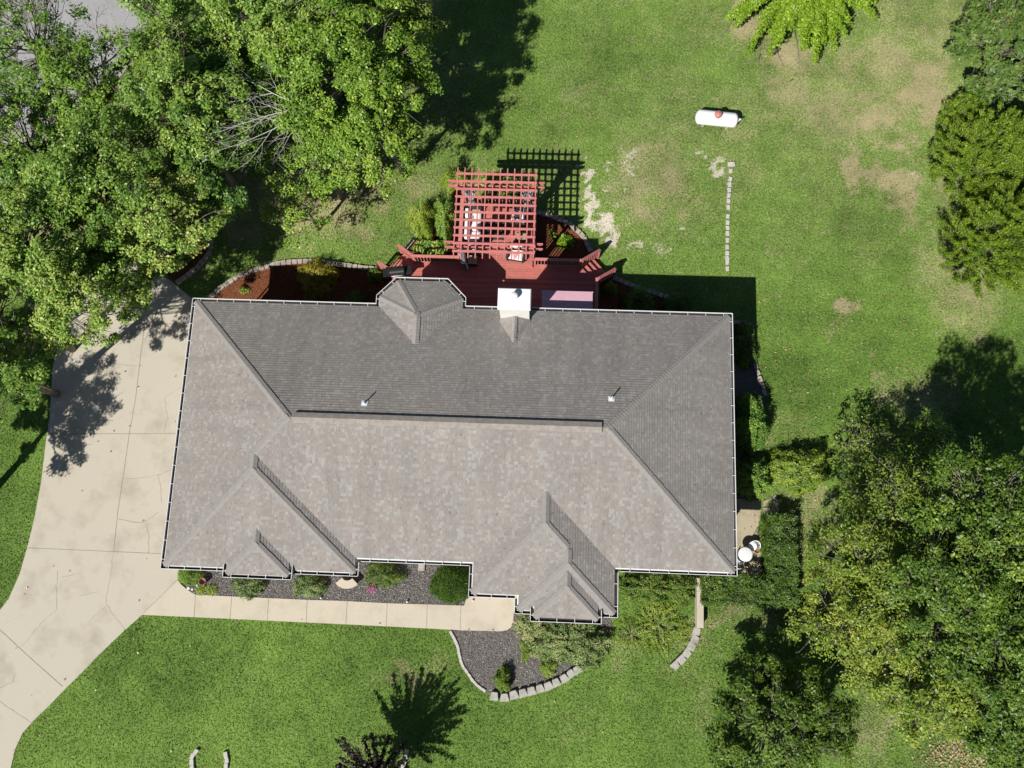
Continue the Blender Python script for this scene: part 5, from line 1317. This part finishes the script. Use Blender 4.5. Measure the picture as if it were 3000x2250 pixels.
tree('broadleaf_tree', 'bright tree filling the gap between the tall tree and the pale bare branches', 1085, 400, 6.2, 1.9, 2.0, 'fresh', NW, .118, 52, 300, .6, .58, .12, .2, lean=(-.4, -1.2), seed=154)
tree('broadleaf_tree', 'dark tree in the middle of the thicket left of the pale bare branches', 690, 270, 6.8, 2.0, 2.2, 'mid', NW, .118, 56, 290, .6, .45, .14, .2, lean=(0, -1.0), seed=155)
tree('broadleaf_tree', 'green tree shading the grass left of the driveway top', 150, 560, 6.4, 2.1, 2.1, 'mid', NW, .118, 56, 290, .6, .5, .14, .2, lean=(2.5, -.5), seed=156)
# bare branches in the gap
rng = np.random.default_rng(55)
def bare(label, u0, v0, z0, dirs, L):
    c = at(u0, v0, z0); o = empty('dead_tree', (c[0], c[1], 0), label, 'tree'); b = MB(); b.tube([(0, 0, 0), (.1, 0, z0 * .5), (0, 0, z0)], [.10, .08, .05], 8)
    b.build('trunk', M['dead'], o); g = MB(); rr = random.Random(9)
    def grow(p, d, l, r, k):
        pts = [p]; 
        for i in range(4): d = (d + Vector((rr.gauss(0, .12), rr.gauss(0, .12), rr.gauss(0, .06)))).normalized(); pts.append(pts[-1] + d * l / 4)
        g.tube(pts, [r, r * .85, r * .7, r * .55, r * .4], 5, False)
        if k > 0:
            for i in (1, 2, 3, 4):
                for s in (((-1,) if (i + k) % 2 else (1,)) if i < 4 else (0,)):
                    a = s * rr.uniform(.4, .8); dd = Matrix.Rotation(a, 3, 'Z') @ d; grow(pts[i], dd, l * rr.uniform(.45, .62), r * .5, k - 1)
    for a, el in dirs: grow(Vector((0, 0, z0)), Vector((math.cos(a), math.sin(a), el)).normalized(), L, .036, 3)
    g.build('branches', M['dead'], o)
bare('pale bare branches spreading in the gap below the tall bright tree', 925, 325, 8.4, [(math.radians(168), .05), (math.radians(188), .0), (math.radians(208), -.05)], 2.6)
bare('pale bare twiggy branches over the grey road gap', 300, 190, 7.0, [(math.radians(60), .2), (math.radians(20), .1), (math.radians(-140), .1), (math.radians(100), .1)], 2.0)

# lime tree at the top edge
rng = np.random.default_rng(61)
c = at(2350, -62, 2.0); lt_ = empty('weeping_tree', (c[0], c[1], 0), 'bright lime green tree with drooping leafy branches at the top edge', 'tree')
tips = []
for k in range(230):
    a = k * 2.39996 + rng.normal() * .15; f = k / 230; rad = (4.5 - 3.0 * f) * (.66 + .38 * rng.random()); tips.append((rad * math.cos(a), rad * math.sin(a), .55 + 3.2 * f + rng.random() * .5))
bm_ = spoke(lt_, (0, 0, 3.3), tips, .13, 230, .38, 'lime', .5, .5, .12)
bm_.tube([(0, 0, 0), (0, 0, 2), (0, 0, 4)], [.16, .12, .05], 8); bm_.build('trunk', M['bark'], lt_)
for pts in ([(2226, 100), (2226, 140), (2222, 165), (2205, 180), (2175, 187)], [(2225, 160), (2219, 200)], [(2262, 110), (2270, 140), (2285, 172), (2300, 198)], [(2330, 90), (2335, 150), (2345, 208)], [(2210, 120), (2180, 135), (2120, 180)], [(2318, 232), (2300, 245), (2282, 262)], [(2160, 40), (2130, 85), (2100, 110)]):
    b = MB(); b.tube(local(lt_, [at(u + random.gauss(0, 2), v, .03) for u, v in pts]), [.035 - .02 * i / (len(pts) - 1) for i in range(len(pts))], 6); b.build('surface_root', M['bark'], lt_)
# magnolia, top right
tree('magnolia_tree', 'large dark green tree with long brown edged leaves in the top right corner', 2930, 125, 3.6, 2.4, 2.3, 'magnolia', None, .19, 75, 200, .55, .5, .18, .16, asp=.36, lean=(-1.6, -.4), seed=120)
tree('magnolia_tree', 'tree with long dark leaves at the right edge above the cedars', 3060, 260, 3.4, 2.0, 2.0, 'magnolia', None, .19, 55, 200, .55, .45, .18, .16, asp=.36, lean=(-1.0, 0), seed=121)
# cedars
def cedar(label, u, v, h, r, seed, n=330):
    global rng
    rng = np.random.default_rng(seed); c = at(u, v, h * .45); o = empty('cedar_tree', (c[0], c[1], 0), label, 'tree', 'cedars on the right edge'); tips = []
    for k in range(n):
        z = h * (.10 + .88 * (k / n)); rad = r * (1 - (k / n) ** 1.5) ** .5 * (.6 + .5 * rng.random()) + .12; a = k * 2.39996 + rng.normal() * .3; tips.append((rad * math.cos(a), rad * math.sin(a), z + .45 * rad))
    P = []; N = []; T = []; A = []; b = MB()
    for tp in tips:
        f0 = .45 + .25 * rng.random(); ja = rng.normal(size=3) * .22; base = np.array([tp[0] * f0 + ja[0], tp[1] * f0 + ja[1], max(.15, tp[2] - .35 - .25 * math.hypot(tp[0], tp[1]))]); tp = np.array(tp); L = np.linalg.norm(tp - base); m = int(150 * L + 60); s = (.15 + .9 * rng.random((m, 1)) ** .8)
        d = unit(m) * .24 * (1.2 - .7 * s) * (rng.random((m, 1)) ** .5); cpt = base + (tp - base) * s + d; P.append(cpt); A.append((tp - base) / L + d * 1.6 + np.array([0, 0, .3])); N.append(unit(m) + np.array([0, 0, .7])); T.append(.42 + (rng.random() - .5) * .3 + (rng.random(m) - .5) * .5 + .15 * (s[:, 0] - .5))
        b.tube([tuple(base), tuple(base + (tp - base) * .5), tuple(tp)], [.025, .015, .005], 4, False)
    P = np.concatenate(P); leaves('crown', P, np.concatenate(N), .10 * (.7 + .6 * rng.random(len(P))), np.concatenate(T), M['leaf_cedar'], o, .30, np.concatenate(A))
    b.tube([(0, 0, 0), (0, 0, h * .5), (0, 0, h * .95)], [.16, .10, .03], 8); b.build('trunk', M['bark'], o)
cedar('olive green cedar nearest the top at the right edge', 2890, 470, 5.0, 2.35, 131, 430); cedar('olive green cedar at the middle of the right edge', 2930, 705, 5.2, 2.5, 132, 460); cedar('small olive cedar tucked between the magnolia and the larger cedars', 2815, 345, 2.6, .95, 133, 110)
cedar('wide cedar beyond the right edge', 3110, 560, 5.0, 2.2, 134)

# right and lower right trees
SE = 'trees on the right side of the front lawn'
tree('autumn_tree', 'yellow green tree with grey twigs nearest the side patio', 2545, 1670, 5.0, 2.3, 2.2, 'autumn', SE, .115, 85, 202, .62, .52, .15, .30, .05, asp=.42, seed=141)
tree('autumn_tree', 'yellow green tree with grey twigs above the others beside the dappled lawn', 2630, 1450, 4.6, 2.0, 1.8, 'autumn', SE, .115, 56, 162, .6, .42, .13, .36, .2, asp=.42, seed=142)
tree('autumn_tree', 'yellow green tree leaning over the lawn below the patio hedge', 2530, 1850, 5.0, 2.3, 2.0, 'autumn', SE, .115, 74, 202, .6, .62, .15, .33, .05, asp=.42, seed=143)
tree('broadleaf_tree', 'green tree at the right edge below the big shadow', 2850, 1520, 7.2, 2.5, 2.3, 'olive', SE, .115, 70, 270, .6, .42, .17, .10, seed=144)
tree('broadleaf_tree', 'dark green tree in the middle of the right hand group', 2780, 1740, 7.0, 2.6, 2.4, 'olive', SE, .115, 80, 283, .62, .40, .18, .26, seed=145)
tree('broadleaf_tree', 'dark green tree at the right edge low in the picture', 2960, 1880, 7.2, 2.5, 2.4, 'olive', SE, .115, 74, 283, .62, .34, .18, .10, seed=146)
tree('broadleaf_tree', 'yellow tipped tree at the lower right above the dry lawn', 2730, 2010, 5.6, 2.0, 1.9, 'autumn', SE, .115, 62, 256, .55, .55, .15, .30, asp=.5, seed=147)
tree('broadleaf_tree', 'dark green tree in the bottom right corner', 2960, 2120, 6.0, 1.9, 2.0, 'olive', SE, .115, 55, 270, .55, .37, .16, .30, seed=148)
tree('broadleaf_tree', 'low dark green tree at the bottom beside its own shadow', 2275, 2120, 3.2, 2.8, 1.7, 'dark', SE, .12, 115, 260, .5, .55, .14, .16, seed=149)
tree('broadleaf_tree', 'tree beyond the right edge casting the large shadow', 3120, 1640, 8.0, 2.8, 2.6, 'olive', SE, .115, 60, 270, .65, .5, .2, .10, seed=150)
tree('small_tree', 'small shaded tree in the dark shadow on the right', 2740, 1290, 2.2, .95, .8, 'mid', None, .12, 26, 150, .4, .62, .07, .3, seed=151)
tree('small_tree', 'small thin leaved sapling at the edge of the dappled shadow', 2520, 1290, 1.9, 1.3, .7, 'dark', None, .11, 26, 80, .4, .85, .06, .3, .3, seed=152)

# purple-leaved tree at the bottom
rng = np.random.default_rng(71)
c = at(1128, 2240, 0); pt = empty('purple_tree', (c[0], c[1], 0), 'small tree with dark purple leaves at the bottom of the front lawn', 'tree'); tips = []
for k in range(58):
    a = k * 2.39996; f = k / 58; rad = 2.25 * (1 - .55 * f) * (.7 + .5 * rng.random()); tips.append((rad * math.cos(a) - .1, rad * math.sin(a) - .15, 1.7 + 2.6 * f ** .8 + rng.random() * .4))
bm_ = spoke(pt, (-.1, -.1, 1.5), tips, .12, 100, .17, 'purple', .45, .5, .05, .02)
bm_.tube([(0, 0, 0), (-.05, -.05, 1), (-.1, -.1, 1.9)], [.075, .065, .05], 8); bm_.build('trunk', M['bark'], pt)

# scattered leaves on the ground
n = 900; x = rng.uniform(24, 36, n); y = rng.uniform(-8, 14, n); x = np.concatenate([x, rng.uniform(-12, 40, 500)]); y = np.concatenate([y, rng.uniform(-9, 28, 500)]); k = ~inside(x, y, house_poly) & ~inside(x, y, deck_poly); x, y = x[k], y[k]; n = len(x)
tag(leaves('fallen_leaves', np.stack([x, y, np.full(n, .07)], 1), unit(n) * .3 + np.array([0, 0, 1]), .07 + .05 * rng.random(n), rng.random(n), M['fallen'], None, .6), kind='stuff')
c = at(2850, 2215); n = 550; tag(leaves('leaf_litter', np.stack([c[0] + rng.normal(size=n) * 1.1, c[1] + rng.normal(size=n) * .4, .05 + .03 * rng.random(n)], 1), unit(n) * .4 + np.array([0, 0, 1]), .08 + .05 * rng.random(n), .5 + .5 * rng.random(n), M['fallen'], None, .6), kind='stuff')
bpy.context.view_layer.update()
